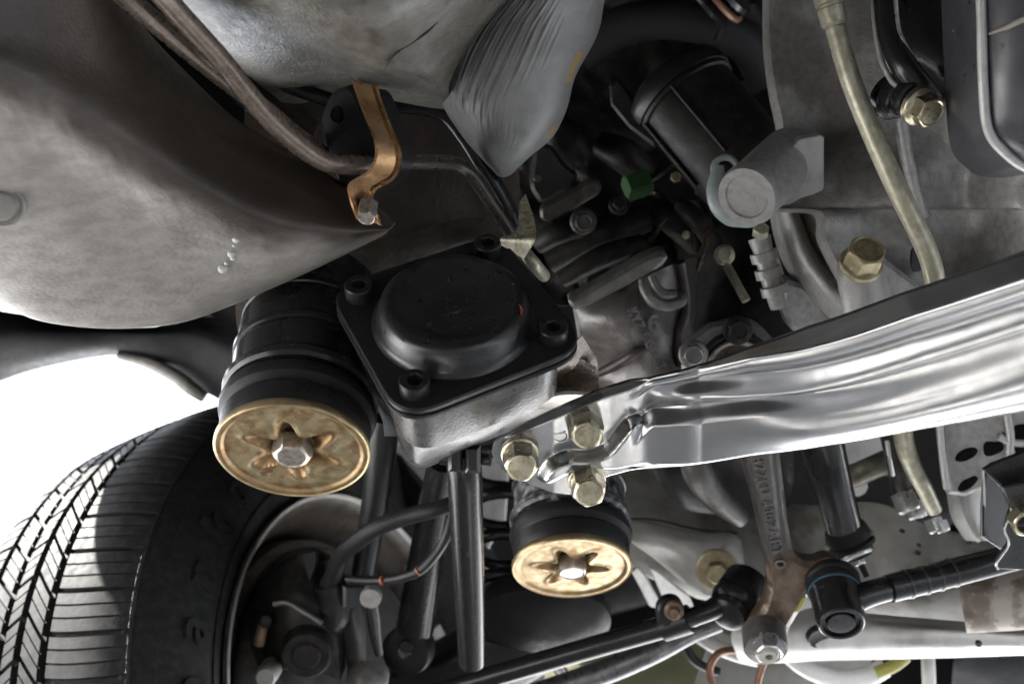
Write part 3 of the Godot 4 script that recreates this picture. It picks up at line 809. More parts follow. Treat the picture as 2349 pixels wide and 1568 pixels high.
	var web := patch([
		[[720, 660, 0.665], [730, 760, 0.662], [740, 840, 0.66], [790, 872, 0.662], [850, 915, 0.668], [876, 960, 0.672], [882, 1000, 0.69]],
		[[760, 655, 0.645], [785, 760, 0.632], [800, 840, 0.622], [845, 890, 0.620], [880, 930, 0.622], [898, 965, 0.630], [900, 1000, 0.655]],
		[[790, 650, 0.63], [830, 755, 0.612], [865, 845, 0.596], [890, 900, 0.590], [905, 935, 0.592], [915, 970, 0.604], [918, 1000, 0.63]]], 8, 6)
	part("web", mb().sheet(web, CF * 0.02), M.cast_black, h, 60)
	var shelf := patch([[[545, 690, 0.66], [620, 662, 0.655], [700, 640, 0.65], [790, 640, 0.65]], [[560, 640, 0.67], [640, 618, 0.665], [710, 600, 0.66], [800, 590, 0.66]]], 6, 6)
	part("shelf", mb().sheet(shelf, CF * 0.01), M.satin_black, h, 60)
	# two bushings of the control arm
	var d1 := P(671, 1032, 0.60)
	bushing(d1, 0.0412, Vector3(-0.01, 1, 0.0).normalized(), "large black rubber bushing with gold star washer beside the square cover", 0.5, M.gloss_black, "21-17", 1.0)
	var d2 := P(1312, 1300, 0.765)
	bushing(d2, 0.0408, Vector3(0.0, 1, 0.03).normalized(), "smaller grey bushing with gold star washer under the crossmember end", 0.1, M.worn_sleeve, "", 0.66)

func seg_dist(p: Vector2, poly: PackedVector2Array) -> float:     # signed: inside is positive
	var d := 1e9
	for i in poly.size():
		var q := Geometry2D.get_closest_point_to_segment(p, poly[i], poly[(i + 1) % poly.size()])
		d = minf(d, q.distance_to(p))
	return d if Geometry2D.is_point_in_polygon(p, poly) else -d

func curve_y(c: Array, x: float) -> float:
	for i in c.size() - 1:
		if x <= c[i + 1][0] or i == c.size() - 2:
			var a = c[i]; var b = c[i + 1]
			return lerpf(a[1], b[1], (x - a[0]) / (b[0] - a[0]))
	return c[-1][1]

func crossmember() -> void:
	var top := [[1128, 1034], [1134, 1016], [1150, 1004], [1200, 984], [1300, 937], [1380, 903], [1480, 872], [1600, 843], [1740, 806], [1880, 768], [2100, 693], [2349, 610], [2560, 540]]
	var low := [[1128, 1038], [1134, 1056], [1160, 1084], [1220, 1112], [1270, 1130], [1310, 1134], [1400, 1099], [1540, 1062], [1700, 1038], [1850, 1022], [2100, 984], [2349, 942], [2560, 905]]
	var base := [[1128, 0.597], [1350, 0.597], [1600, 0.585], [1880, 0.555], [2349, 0.50], [2560, 0.48]]
	var chan := PackedVector2Array()
	for p in [[1238, 1092], [1248, 1066], [1268, 1048], [1300, 1034], [1345, 1033], [1385, 1020], [1412, 990], [1440, 958], [1475, 948], [1560, 930], [1700, 895], [1850, 850], [2000, 802], [2200, 733], [2580, 605], [2580, 830], [2349, 890], [2200, 922], [2000, 968], [1860, 1000], [1700, 1020], [1540, 1043], [1415, 1070], [1345, 1068], [1305, 1080], [1260, 1103]]:
		chan.append(Vector2(p[0], p[1]))
	chan = PackedVector2Array(cr(Array(chan), 3, true))
	# lines of the pressing on the long right part: [x, eight levels from the upper to the lower edge]
	var ln := [[1440, 884, 888, 908, 924, 944, 968, 1050, 1086], [1500, 866, 870, 888, 910, 932, 960, 1042, 1070], [1600, 843, 848, 870, 896, 914, 946, 1032, 1052], [1715, 812, 822, 856, 892, 902, 930, 1012, 1036], [1880, 768, 792, 834, 872, 884, 928, 988, 1018], [2100, 693, 724, 772, 812, 828, 884, 942, 984], [2349, 610, 646, 694, 734, 750, 806, 888, 942], [2580, 532, 568, 616, 654, 672, 730, 840, 900]]
	var lv := func(xx: float, k: int) -> float:
		var q := k + 1
		for i in ln.size() - 1:
			if xx <= ln[i + 1][0] or i == ln.size() - 2:
				var s: float = (xx - ln[i][0]) / float(ln[i + 1][0] - ln[i][0])
				var a: float = ln[i - 1][q] if i > 0 else 2.0 * ln[0][q] - ln[1][q]
				var d: float = ln[i + 2][q] if i + 2 < ln.size() else 2.0 * ln[i + 1][q] - ln[i][q]
				return cubic_interpolate(ln[i][q], ln[i + 1][q], a, d, s)
		return 0.0
	var rows := []       # [level index, share of the way to the next level]
	for seg in [[0, 6], [1, 8], [2, 12], [3, 8], [4, 14], [5, 14], [6, 12]]:
		for k in seg[1]: rows.append([seg[0], float(k) / seg[1]])
	rows.append([6, 1.0])
	var dirn := (Vector3.DOWN * 0.85 + Vector3(0, 0, 0.52)).normalized()
	var fn := func(xx: float, r: int) -> Vector3:
		var t := float(r) / (rows.size() - 1)
		var yt := curve_y(top, xx); var yl := curve_y(low, xx)
		var y := lerpf(yt, yl, t)
		var w := smoothstep(1440.0, 1500.0, xx)
		var k: int = rows[r][0]
		var f: float = rows[r][1]
		if w > 0.0: y = lerpf(y, lerpf(lv.call(xx, k), lv.call(xx, k + 1), f), w)
		var mid := (yt + yl) / 2
		var dep := curve_y(base, xx) + (y - mid) * 0.00018
		var hgt := 0.0
		if xx > 1215.0 and w < 1.0: hgt += (1.0 - w) * 0.0105 * smoothstep(-5.0, 15.0, seg_dist(Vector2(xx, y), chan))
		if w > 0.0:
			var fl := smoothstep(1540.0, 1900.0, xx)
			var s1 := 0.0075 * smoothstep(1460.0, 1600.0, xx)
			var sm := lerpf(f, smoothstep(0.0, 1.0, f), 0.35)
			var hh := 0.0
			if k == 0: hh = -0.015 * fl * (1.0 - sm)
			elif k == 1: hh = 0.0018 * sin(f * PI)
			elif k == 2: hh = s1 * sm
			elif k == 3: hh = s1 + 0.0006 * sin(f * PI)
			elif k == 4: hh = s1 + (0.0105 - s1 * 0.3) * sm
			elif k == 5: hh = s1 + 0.0105 - s1 * 0.3 + 0.003 * fl * sin(f * PI)
			else: hh = s1 + 0.0105 - s1 * 0.3 - (0.0095 + 0.006 * fl) * f * f
			hgt += w * hh
		hgt -= (1.0 - w) * 0.006 * smoothstep(0.06, 0.0, t) * smoothstep(1150.0, 1220.0, xx)
		hgt -= (1.0 - w) * 0.008 * smoothstep(0.955, 1.0, t) * smoothstep(1300.0, 1420.0, xx)
		return P(xx, y, dep) + dirn * hgt
	var g := []
	var xs := []
	var xv := 1128.2
	while xv < 2540.0:
		xs.append(xv)
		xv += 3.5 if xv < 1150 else (4.5 if xv < 1600 else 8.0)
	for xx in xs:
		var row := PackedVector3Array()
		for j in rows.size(): row.append(fn.call(xx, j))
		g.append(row)
	var o := thing("crossmember", "shiny pressed steel crossmember arm with three gold bolts running to the right", "crossmember", P(1340, 1040, 0.60))
	part("arm", mb().sheet(g, -dirn * 0.0035), M.beam, o, 50)
	var dn := (Vector3.DOWN * 0.86 + Vector3(0.03, 0, 0.42)).normalized()
	for q in [[1341, 968, 0.592], [1193, 1040, 0.592], [1346, 1098, 0.602]]:
		bolt(o, P(q[0], q[1], q[2]), dn, 0.0168, 0.0142, 0.0105, M.pale_gold, 0.5 + q[0] * 0.01)
	var st := mb()
	var ring := []
	for k in 13:
		var an := -1.0 + 3.6 * k / 12.0
		ring.append(P(1285 + cos(an) * 15, 1000 + sin(an) * 11, 0.588))
	st.tube(ring, [0.0002, 0.00035, 0.0002], 5)
	part("stamp", st, M.gloss_black, o, 60)
	var nick := mb()
	for q in [[1640, 862, 1652, 852, 1668, 868, 0.570], [1652, 880, 1662, 886, 1680, 870, 0.570], [1880, 800, 1895, 784, 1915, 790, 0.543]]:
		nick.tube(cr(pts([[q[0], q[1], q[6]], [q[2], q[3], q[6]], [q[4], q[5], q[6]]]), 4), [0.0006, 0.0022, 0.0008], 6)
	part("chipped_edge", nick, M.rust, o, 50)

func engine_bay() -> void:
	# starter motor
	var a := P(1530, 175, 0.80); var b := P(1715, 395, 0.77)
	var ax := (a - b).normalized()
	var L := a.distance_to(b)
	var x := Transform3D(basis_y(ax), b)
	var s := thing("starter_motor", "dark grey cylindrical starter motor with pale nose in the engine bay", "starter motor", b)
	part("body", mb().lathe(x, [[0, -0.01], [0.030, -0.01], [0.034, -0.004], [0.0355, 0.004], [0.0358, L * 0.25], [0.0362, L * 0.72], [0.0385, L * 0.73], [0.0385, L * 0.76], [0.037, L * 0.765]], 56), M.dark_alloy, s, 35)
	part("end_cap", mb().lathe(x, [[0.0372, L * 0.765], [0.0395, L * 0.77], [0.0405, L * 0.83], [0.039, L * 0.9], [0.034, L * 0.95], [0.02, L * 0.98], [0, L * 0.985]], 56), M.satin_black, s, 35)
	for k in 2:
		var sd: Vector3 = x.basis * Vector3(cos(2.1 + k * 1.0), 0, sin(2.1 + k * 1.0))
		part("through_bolt", mb().tube([b + sd * 0.0372 + ax * 0.01, b + sd * 0.038 + ax * L * 0.74], [0.0016], 8), M.dark_alloy, s, 60)
	var flange := mb()
	plate(flange, [[1396, 195], [1420, 180], [1470, 250], [1520, 320], [1500, 335], [1440, 290], [1400, 240]], P(1450, 250, 0.79), (-CF + CR * -0.3).normalized(), 0.01, 0.002)
	part("flange", flange, M.dark_alloy, s, 40)
	var nose := mb()
	nose.tube(cr(pts([[1648, 380, 0.70], [1644, 430, 0.70], [1655, 468, 0.70], [1680, 492, 0.70], [1712, 498, 0.70], [1748, 488, 0.702]]), 6), [0.0035, 0.0066, 0.0078, 0.0078, 0.006, 0.004], 14)
	nose.tube(cr(pts([[1662, 490, 0.698], [1690, 507, 0.698], [1724, 509, 0.698], [1754, 497, 0.70]]), 6), [0.002, 0.0035, 0.0035, 0.002], 10)
	var ring := []
	for k in 24: ring.append(P(1664 + cos(TAU * k / 24) * 27, 388 + sin(TAU * k / 24) * 27, 0.70))
	ring.append(ring[0])
	nose.tube(ring, [0.0022], 10, false)
	part("pale_nose", nose, M.nylon, s, 60)
	part("nose_plug", mb().lathe(Transform3D(basis_y(-CF), P(1664, 388, 0.706)), [[0, 0.002], [0.0035, 0.002], [0.0042, 0.0], [0.0075, 0.001], [0.0075, -0.006]], 24), M.satin_black, s, 40)
	var eu := thing("engine_underside", "dark oily engine underside with ribs and hoses deep in the bay", "engine", P(1450, 350, 0.98))
	var em := patch([
		[[1200, -120, 1.04], [1350, -120, 1.03], [1500, -120, 1.02], [1650, -120, 1.02], [1800, -120, 1.02]],
		[[1180, 100, 1.02], [1330, 100, 1.0], [1480, 100, 1.02], [1640, 100, 1.0], [1800, 100, 0.98]],
		[[1180, 300, 0.97], [1320, 300, 0.96], [1480, 300, 0.98], [1640, 300, 0.95], [1800, 300, 0.92]],
		[[1180, 480, 0.94], [1320, 480, 0.92], [1480, 480, 0.94], [1640, 480, 0.93], [1800, 480, 0.90]],
		[[1180, 700, 0.92], [1320, 700, 0.90], [1480, 700, 0.92], [1640, 700, 0.91], [1800, 700, 0.90]]], 12, 12)
	part("block", mb().sheet(wavy(em, 0.035, 11, 91), CF * 0.02), M.dark_alloy, eu, 50)
	for q in [[1235, 560, 1330, 520, 0.84, 0.010], [1260, 600, 1480, 500, 0.86, 0.013], [1290, 640, 1470, 560, 0.83, 0.009], [1480, 470, 1600, 560, 0.87, 0.011], [1380, 330, 1480, 400, 0.91, 0.014], [1560, 470, 1640, 560, 0.84, 0.008], [1250, 300, 1330, 360, 0.90, 0.016]]:
		part("rib", mb().tube(cr([P(q[0], q[1], q[4]), P((q[0] + q[2]) * 0.5, (q[1] + q[3]) * 0.5 - 10, q[4] - 0.01), P(q[2], q[3], q[4])], 6), [q[5] * 0.8, q[5], q[5] * 0.9], 14), M.dark_alloy, eu, 60)
	for q in [[[1500, 440, 0.87], [1550, 470, 0.86], [1590, 520, 0.85], [1600, 580, 0.84]], [[1600, 440, 0.84], [1625, 500, 0.83], [1618, 560, 0.82], [1600, 620, 0.82]], [[1530, 500, 0.85], [1500, 540, 0.85], [1480, 580, 0.84]]]:
		part("wire", mb().tube(cr(pts(q), 6), [0.0022], 8), M.oily_iron, eu, 60)
	bolt(eu, P(1548, 408, 0.83), (-CF).normalized(), 0.007, 0.005, 0.0, M.gold_bolt, 0.3)
	bolt(eu, P(1420, 470, 0.84), (-CF + CU * 0.2).normalized(), 0.010, 0.006, 0.008, M.dark_alloy, 0.3)
	# green plug and small things in the dark
	var g := thing("green_connector", "small green plug connector deep in the dark engine bay", "connector", P(1462, 426, 0.88))
	part("plug", mb().box(Transform3D(basis_z(-CF + CU * 0.3, CR + CU * 0.35), P(1462, 426, 0.88)), Vector3(0.021, 0.016, 0.02), 0.002), M.green, g, 40)
	part("wire", mb().tube(cr(pts([[1482, 420, 0.89], [1520, 395, 0.90], [1560, 360, 0.92]]), 5), [0.0028], 8), M.satin_black, g, 60)
	var bk := thing("accessory_bracket", "dark grey flat bracket with a round bolt below the grey sealed panel", "bracket", P(1305, 460, 0.82))
	var arm := mb()
	plate(arm, [[1238, 478], [1362, 410], [1382, 425], [1376, 446], [1262, 512], [1240, 505]], P(1305, 460, 0.82), (-CF - CU * 0.4).normalized(), 0.012, 0.002, 0.004)
	part("arm", arm, M.iron, bk, 40)
	bolt(bk, P(1338, 507, 0.80), (-CF - CU * 0.2).normalized(), 0.012, 0.007, 0.0098, M.iron, 0.2)
	bolt(bk, P(1234, 408, 0.83), (-CF - CU * 0.2).normalized(), 0.006, 0.004, 0.0, M.iron, 0.2)
	var bl := mb()
	plate(bl, [[1225, 330], [1265, 330], [1300, 380], [1330, 400], [1300, 440], [1240, 470], [1215, 430]], P(1265, 400, 0.85), (-CF - CU * 0.2).normalized(), 0.03, 0.003, 0.005)
	part("block", bl, M.dark_alloy, bk, 40)
	var pu := thing("pulley", "black grooved pulley with a rusty rim at the top edge", "pulley", P(1660, 15, 0.85))
	var px := Transform3D(basis_y((CR * 0.75 + CU * 0.5 - CF * 0.5).normalized()), P(1640, -40, 0.86))
	part("rim", mb().lathe(px, [[0.022, -0.012], [0.034, -0.012], [0.035, -0.009], [0.028, -0.006], [0.035, -0.002], [0.028, 0.001], [0.0345, 0.005], [0.034, 0.009], [0.02, 0.010]], 56), M.gloss_black, pu, 30)
	part("rusty_band", mb().lathe(px, [[0.0335, -0.0015], [0.0362, -0.0028], [0.0362, 0.0], [0.0335, 0.0012]], 56), M.copper_wire, pu, 30)
	var hs := thing("coolant_hose", "wide black hose bending across the top of the engine bay", "hose", P(1560, 60, 0.92))
	part("hose", mb().tube(cr(pts([[1330, 130, 0.93], [1430, 60, 0.92], [1560, 45, 0.92], [1700, 90, 0.93], [1760, 180, 0.95]]), 8), [0.017], 20), M.rubber, hs, 60)
	part("hose_clip", mb().tube(cr(pts([[1655, 45, 0.898], [1650, 70, 0.9], [1640, 95, 0.9]]), 4), [0.002], 8), M.dark_alloy, hs, 60)
	# engine block casting
	var blk := thing("engine_casting", "dark cast engine block with raised lettering behind the steel crossmember", "engine block", P(1450, 760, 0.76))
	var body_ := patch([
		[[1318, 705, 0.78], [1380, 680, 0.77], [1440, 655, 0.765], [1500, 625, 0.765], [1560, 600, 0.78], [1600, 590, 0.82]],
		[[1325, 745, 0.785], [1385, 730, 0.765], [1440, 710, 0.758], [1500, 700, 0.765], [1560, 680, 0.79], [1600, 670, 0.825]],
		[[1335, 800, 0.80], [1400, 790, 0.775], [1460, 770, 0.762], [1520, 760, 0.77], [1560, 760, 0.795], [1590, 760, 0.82]],
		[[1350, 850, 0.81], [1420, 840, 0.785], [1480, 825, 0.77], [1530, 815, 0.775], [1556, 812, 0.79], [1580, 820, 0.81]],
		[[1368, 900, 0.80], [1440, 888, 0.785], [1500, 878, 0.775], [1550, 865, 0.775], [1580, 860, 0.785], [1600, 860, 0.80]],
		[[1370, 960, 0.79], [1440, 950, 0.78], [1500, 930, 0.775], [1550, 920, 0.775], [1600, 910, 0.785], [1640, 900, 0.80]]], 8, 8)
	part("block", mb().sheet(wavy(body_, 0.003, 18, 21), CF * 0.02), M.forged, blk, 60)
	var fl := mb()
	plate(fl, [[1300, 690], [1325, 680], [1480, 590], [1520, 576], [1535, 590], [1520, 612], [1430, 662], [1345, 706], [1318, 716]], P(1420, 640, 0.752), (-CF - CU * 0.35).normalized(), 0.02, 0.003, 0.004)
	part("flange", fl, M.alloy_dim, blk, 40)
	var hook := mb()
	hook.tube(cr(pts([[1475, 640, 0.748], [1482, 665, 0.747], [1500, 690, 0.747], [1530, 700, 0.748], [1562, 690, 0.75], [1566, 672, 0.755]]), 7), [0.0035, 0.0042, 0.0045, 0.0042, 0.004, 0.003], 12)
	hook.tube(cr(pts([[1495, 632, 0.755], [1505, 655, 0.755], [1525, 672, 0.755], [1550, 672, 0.757]]), 6), [0.003], 10)
	part("lug", hook, M.alloy_dim, blk, 60)
	var rib := mb()
	rib.tube(cr(pts([[1368, 858, 0.784], [1410, 838, 0.776], [1455, 812, 0.766], [1490, 795, 0.762]]), 6), [0.003, 0.004, 0.004, 0.002], 10)
	rib.tube(cr(pts([[1560, 600, 0.775], [1570, 660, 0.785], [1572, 720, 0.79], [1552, 780, 0.785], [1566, 840, 0.78]]), 6), [0.004], 10)
	part("rib", rib, M.iron, blk, 60)
	var tx := mb()
	var d0 := P(1448, 706, 0.7545); var d1 := P(1498, 806, 0.7600)
	var dx := (d1 - d0).normalized()
	letters(tx, "KYZ CGCCT", 0.0066, 0.0035, Transform3D(basis_z(-CF, dx), d0))
	letters(tx, "6", 0.012, 0.004, Transform3D(basis_z(-CF, CR), P(1488, 742, 0.756)))
	part("lettering", tx, M.alloy_dim, blk, 20)
	var st := thing("cooling_strips", "two dark metal strips above the cast engine block", "bracket", P(1400, 590, 0.82))
	for q in [[[1365, 590], [1430, 552], [1434, 560], [1370, 600]], [[1395, 608], [1470, 580], [1472, 588], [1400, 618]]]:
		var sb := mb()
		plate(sb, q, P(1400, 590, 0.82), (-CF - CU * 0.6).normalized(), 0.006, 0.001)
		part("strip", sb, M.dark_alloy, st, 40)
	# bearing cap with two bolts and a rusty ring
	var c := P(1690, 850, 0.735)
	var nz := (-CF - CU * 0.05 + CR * -0.1).normalized()
	var cap := thing("bearing_cap", "grey cast ring with two hexagon bolts and rusty inner ring", "bearing cap", c)
	var co := mb()
	plate(co, [[1562, 800], [1580, 772], [1612, 755], [1625, 742], [1660, 735], [1690, 726], [1730, 732], [1765, 765], [1790, 800], [1800, 880], [1560, 880], [1566, 838]], c, nz, 0.016, 0.003, 0.006)
	part("cap", co, M.alloy_dim, cap, 40)
	var cx := Transform3D(basis_y(nz), c)
	part("rusty_ring", mb().lathe(cx, [[0.0205, 0.001], [0.0208, 0.0045], [0.0195, 0.0055], [0.0180, 0.0045], [0.0172, -0.001]], 48), M.rust, cap, 40)
	part("seal", mb().lathe(cx, [[0.0268, 0.001], [0.0265, 0.0035], [0.0240, 0.0045], [0.0215, 0.003], [0.0208, 0.001]], 48), M.satin_black, cap, 40)
	part("shaft_end", mb().lathe(cx, [[0, 0.001], [0.0160, 0.001], [0.0174, 0.0016]], 40), M.oily_iron, cap, 40)
	bolt(cap, P(1590, 812, 0.728), nz, 0.0125, 0.008, 0.0098, M.alloy_dim, 0.2)
	bolt(cap, P(1692, 757, 0.728), nz, 0.0125, 0.008, 0.0098, M.dark_alloy, 0.5)
	# dark back of the bay
	var db := thing("gearbox_side", "dark oily gearbox side behind the grey ring and its bolts", "gearbox", P(1650, 680, 0.86))
	var dbp := patch([
		[[1500, 470, 0.95], [1580, 460, 0.90], [1680, 470, 0.86], [1790, 470, 0.82]],
		[[1540, 560, 0.93], [1610, 560, 0.88], [1700, 580, 0.83], [1810, 600, 0.80]],
		[[1560, 660, 0.90], [1630, 660, 0.85], [1720, 690, 0.81], [1850, 720, 0.80]],
		[[1560, 780, 0.86], [1640, 780, 0.82], [1740, 780, 0.80], [1900, 800, 0.80]]], 8, 8)
	part("case", mb().sheet(wavy(dbp, 0.006, 14, 31), CF * 0.01), M.dark_alloy, db, 60)
	bolt(db, P(1662, 585, 0.80), (-CF + CR * -0.2).normalized(), 0.010, 0.008, 0.0075, M.olive_pipe, 0.3)
	bolt(db, P(1575, 540, 0.84), (-CF + CR * -0.2).normalized(), 0.006, 0.005, 0.0, M.pale_gold, 0.3)
	for q in [[[1668, 610, 0.80], [1690, 650, 0.79], [1712, 690, 0.785]], [[1745, 580, 0.765], [1757, 640, 0.765], [1778, 700, 0.765]], [[1770, 570, 0.76], [1790, 640, 0.76], [1810, 705, 0.76]]]:
		part("rod", mb().tube(cr(pts(q), 5), [0.0032], 10), M.olive_pipe, db, 60)
	var sl := thing("slave_cylinder", "small pale cast cylinder with an olive bolt beside the bell housing rim", "cylinder", P(1760, 590, 0.72))
	part("stem", mb().tube(cr(pts([[1742, 545, 0.715], [1752, 580, 0.715], [1768, 640, 0.718], [1786, 705, 0.722]]), 6), [0.0075, 0.0062, 0.0065, 0.0055], 14), M.alloy, sl, 60)
	bolt(sl, P(1742, 540, 0.708), (-CF + CU * 0.6).normalized(), 0.0095, 0.006, 0.0, M.olive_pipe, 0.3)
	for q in [[1752, 588], [1762, 625], [1776, 665]]:
		part("collar", mb().lathe(Transform3D(basis_y((P(1786, 705, 0.722) - P(1742, 545, 0.715)).normalized()), P(q[0], q[1], 0.7155)), [[0.006, -0.003], [0.0086, -0.003], [0.0086, 0.003], [0.006, 0.003]], 20), M.alloy, sl, 30)
	var lower := mb()
	plate(lower, [[1800, 640], [1850, 655], [1885, 700], [1920, 740], [1880, 770], [1850, 775], [1812, 755], [1792, 700]], P(1850, 710, 0.73), (-CF - CU * 0.3).normalized(), 0.02, 0.003, 0.004)
	part("foot", lower, M.alloy, sl, 40)

func bell_housing() -> void:
	var o := thing("bell_housing", "large grey cast gearbox bell housing filling the upper right", "bell housing", P(2000, 400, 0.66))
	var rows := []
	for q in [[-90, 1766, 0.715], [85, 1766, 0.715], [204, 1780, 0.712], [290, 1797, 0.708], [340, 1790, 0.70], [400, 1765, 0.692], [472, 1757, 0.69], [484, 1882, 0.6885], [540, 1893, 0.684], [600, 1920, 0.677], [680, 1965, 0.668], [790, 2040, 0.66]]:
		var r := []
		for k in 7:
			var u := k / 6.0
			var xx := lerpf(q[1], 2440, u)
			var dep := lerpf(q[2], 0.625, smoothstep(0.0, 1.0, u))
			if q[0] > 480: dep -= 0.014 * exp(-7.0 * u) * smoothstep(640.0, 484.0, q[0])
			# a joint step and a fillet below it
			var jx: float = 2040.0 + (q[0] + 90) * 0.14
			dep += 0.012 * exp(-pow((xx - jx - 60) / 90.0, 2.0))
			dep += 0.02 * exp(-pow((xx - 2230.0) / 70.0, 2.0)) * smoothstep(250.0, 420.0, q[0]) * smoothstep(760.0, 560.0, q[0])
			r.append([xx, q[0], dep])
		rows.append(r)
	var g := patch(rows, 6, 8)
	wavy(g, 0.003, 13, 41)
	var cb := mb().sheet(g, CF * 0.02)
	cb.tint(g, func(ii: int, jj: int, p: Vector3) -> Color:
		var w := smoothstep(-0.15, 0.75, st(p, 9.0, 1.0) + 0.35 * st(p, 45.0) + 0.35 * smoothstep(0.5, 0.0, float(ii) / g.size()))
		return Color(1.12, 1.12, 1.12).lerp(Color(0.52, 0.49, 0.46), w))
	part("casing", cb, M.alloy, o, 55)
	var pad := mb()  # patch of light on the casing, put in as a paler plate
	plate(pad, [[1750, 400], [1800, 352], [1836, 318], [1884, 309], [1891, 316], [1891, 478], [1750, 479]], P(1850, 420, 0.684), (-CF - CU * 0.35 + CR * -0.05).normalized(), 0.012, 0.0008, 0.001)
	part("bright_patch", pad, M.alloy_pale, o, 40)
	part("joint_ridge", mb().tube(cr(pts([[2030, -20, 0.652], [2044, 80, 0.654], [2052, 180, 0.655], [2068, 280, 0.657], [2078, 350, 0.658], [2098, 430, 0.660], [2120, 500, 0.662]]), 6), [0.003, 0.0042, 0.0042, 0.004, 0.003], 10), M.alloy, o, 60)
	# rim of the bell, outer and inner ring
	var rim := patch([
		[[1776, 480, 0.735], [1788, 540, 0.732], [1810, 602, 0.728], [1860, 676, 0.722], [1905, 722, 0.72], [1960, 762, 0.72]],
		[[1792, 478, 0.715], [1806, 540, 0.712], [1830, 598, 0.708], [1880, 665, 0.702], [1925, 710, 0.70], [1975, 750, 0.70]],
		[[1815, 476, 0.708], [1832, 535, 0.705], [1856, 590, 0.701], [1902, 650, 0.696], [1945, 690, 0.694], [1990, 735, 0.694]],
		[[1832, 476, 0.722], [1850, 530, 0.718], [1875, 582, 0.714], [1918, 638, 0.708], [1960, 678, 0.705], [2005, 720, 0.705]]], 6, 8)
	part("rim", mb().sheet(rim, CF * 0.015), M.alloy, o, 55)
	var inner := patch([
		[[1830, 470, 0.728], [1852, 530, 0.722], [1878, 582, 0.718], [1920, 636, 0.712], [1970, 690, 0.71]],
		[[1862, 470, 0.715], [1880, 520, 0.708], [1904, 566, 0.702], [1940, 610, 0.697], [1985, 665, 0.696]],
		[[1890, 475, 0.695], [1905, 510, 0.69], [1925, 550, 0.686], [1960, 590, 0.682], [2000, 640, 0.68]]], 6, 8)
	part("inner_ring", mb().sheet(inner, CF * 0.01), M.olive_pipe, o, 55)
	# bosses
	var bx := Transform3D(basis_y((P(1712, 452, 0.655) - P(1800, 372, 0.70)).normalized()), P(1800, 372, 0.70))
	var bl := P(1712, 452, 0.655).distance_to(P(1800, 372, 0.70))
	part("round_boss", mb().lathe(bx, [[0.0195, -0.01], [0.0188, bl * 0.5], [0.0182, bl * 0.86], [0.0190, bl * 0.88], [0.0190, bl * 0.95], [0.0178, bl], [0.0135, bl], [0.0128, bl - 0.0012], [0.0, bl - 0.0012]], 40), M.alloy, o, 30)
	var up := Vector3(0, 0.16, 1).normalized()
	var px := Transform3D(basis_y((P(1975, 615, 0.66) - P(1998, 760, 0.655)).normalized()), P(1998, 760, 0.655))
	part("bolt_boss", mb().lathe(px, [[0.0155, -0.01], [0.0148, 0.012], [0.0138, 0.032], [0.0118, 0.0385], [0, 0.039]], 36), M.alloy_pale, o, 30)
	var shf := mb()
	plate(shf, [[1935, 628], [1950, 590], [2010, 575], [2060, 615], [2108, 650], [2130, 680], [2060, 700], [1960, 720], [1945, 690]], P(2010, 640, 0.652), (-CF - CU * 0.2).normalized(), 0.02, 0.003, 0.008)
	part("bolt_shelf", shf, M.alloy, o, 40)
	bolt(o, P(1975, 606, 0.635), (Vector3(0.02, -0.16, 1)).normalized(), 0.0198, 0.0125, 0.0125, M.gold_bolt, 0.1)
	var wnd := mb()
	plate(wnd, [[2092, 570], [2108, 555], [2124, 560], [2132, 600], [2126, 618], [2098, 625], [2090, 600]], P(2110, 590, 0.638), (-CF).normalized(), 0.003, 0.0006, 0.002)
	part("window", wnd, M.satin_black, o, 40)
	# pale olive pipe with its fitting
	var p := thing("olive_pipe", "pale olive metal pipe curving down across the bell housing", "pipe", P(1953, 187, 0.59))
	part("pipe", mb().tube(cr(pts([[1885, -60, 0.585], [1900, 10, 0.585], [1918, 70, 0.585], [1953, 187, 0.585], [2001, 306, 0.585], [2055, 426, 0.585], [2100, 517, 0.587], [2130, 585, 0.59], [2144, 640, 0.594], [2146, 700, 0.60], [2145, 780, 0.61]]), 8), [0.0052, 0.0054, 0.0056, 0.0056, 0.0055, 0.0056], 20), M.olive_pipe, p, 60)
	var fx := Transform3D(basis_y((P(1885, -60, 0.582) - P(1912, 52, 0.582)).normalized()), P(1914, 54, 0.582))
	part("fitting", mb().lathe(fx, [[0.0056, -0.002], [0.0070, 0.0], [0.0072, 0.008], [0.0064, 0.0085], [0.0064, 0.010], [0.0076, 0.0105], [0.0078, 0.018], [0.0066, 0.0185], [0.0066, 0.021], [0.0080, 0.0215], [0.0080, 0.04]], 28), M.olive_pipe, p, 30)
	# black bracket arm with its bolt
	var k := thing("bracket_arm", "glossy black tubular bracket arm ending in a large gold flange bolt", "bracket", P(2117, 252, 0.56))
	part("arm", mb().tube(cr(pts([[2022, -80, 0.585], [2030, 0, 0.58], [2042, 80, 0.575], [2070, 145, 0.57], [2105, 195, 0.57], [2135, 240, 0.575]]), 8), [0.0058, 0.0060, 0.0064, 0.0072, 0.008], 18), M.gloss_black, k, 60)
	part("edge_fold", mb().tube(cr(pts([[2000, -60, 0.585], [2006, 40, 0.582], [2020, 130, 0.578], [2042, 180, 0.575], [2060, 200, 0.572]]), 6), [0.0016], 8), M.alloy, k, 60)
	part("edge_fold", mb().tube(cr(pts([[2052, -60, 0.572], [2058, 40, 0.570], [2070, 90, 0.568], [2100, 140, 0.567], [2140, 200, 0.568]]), 6), [0.0011], 8), M.zinc, k, 60)
	var bax := (-CF * 0.8 + CR * 0.35 - CU * 0.55).normalized()
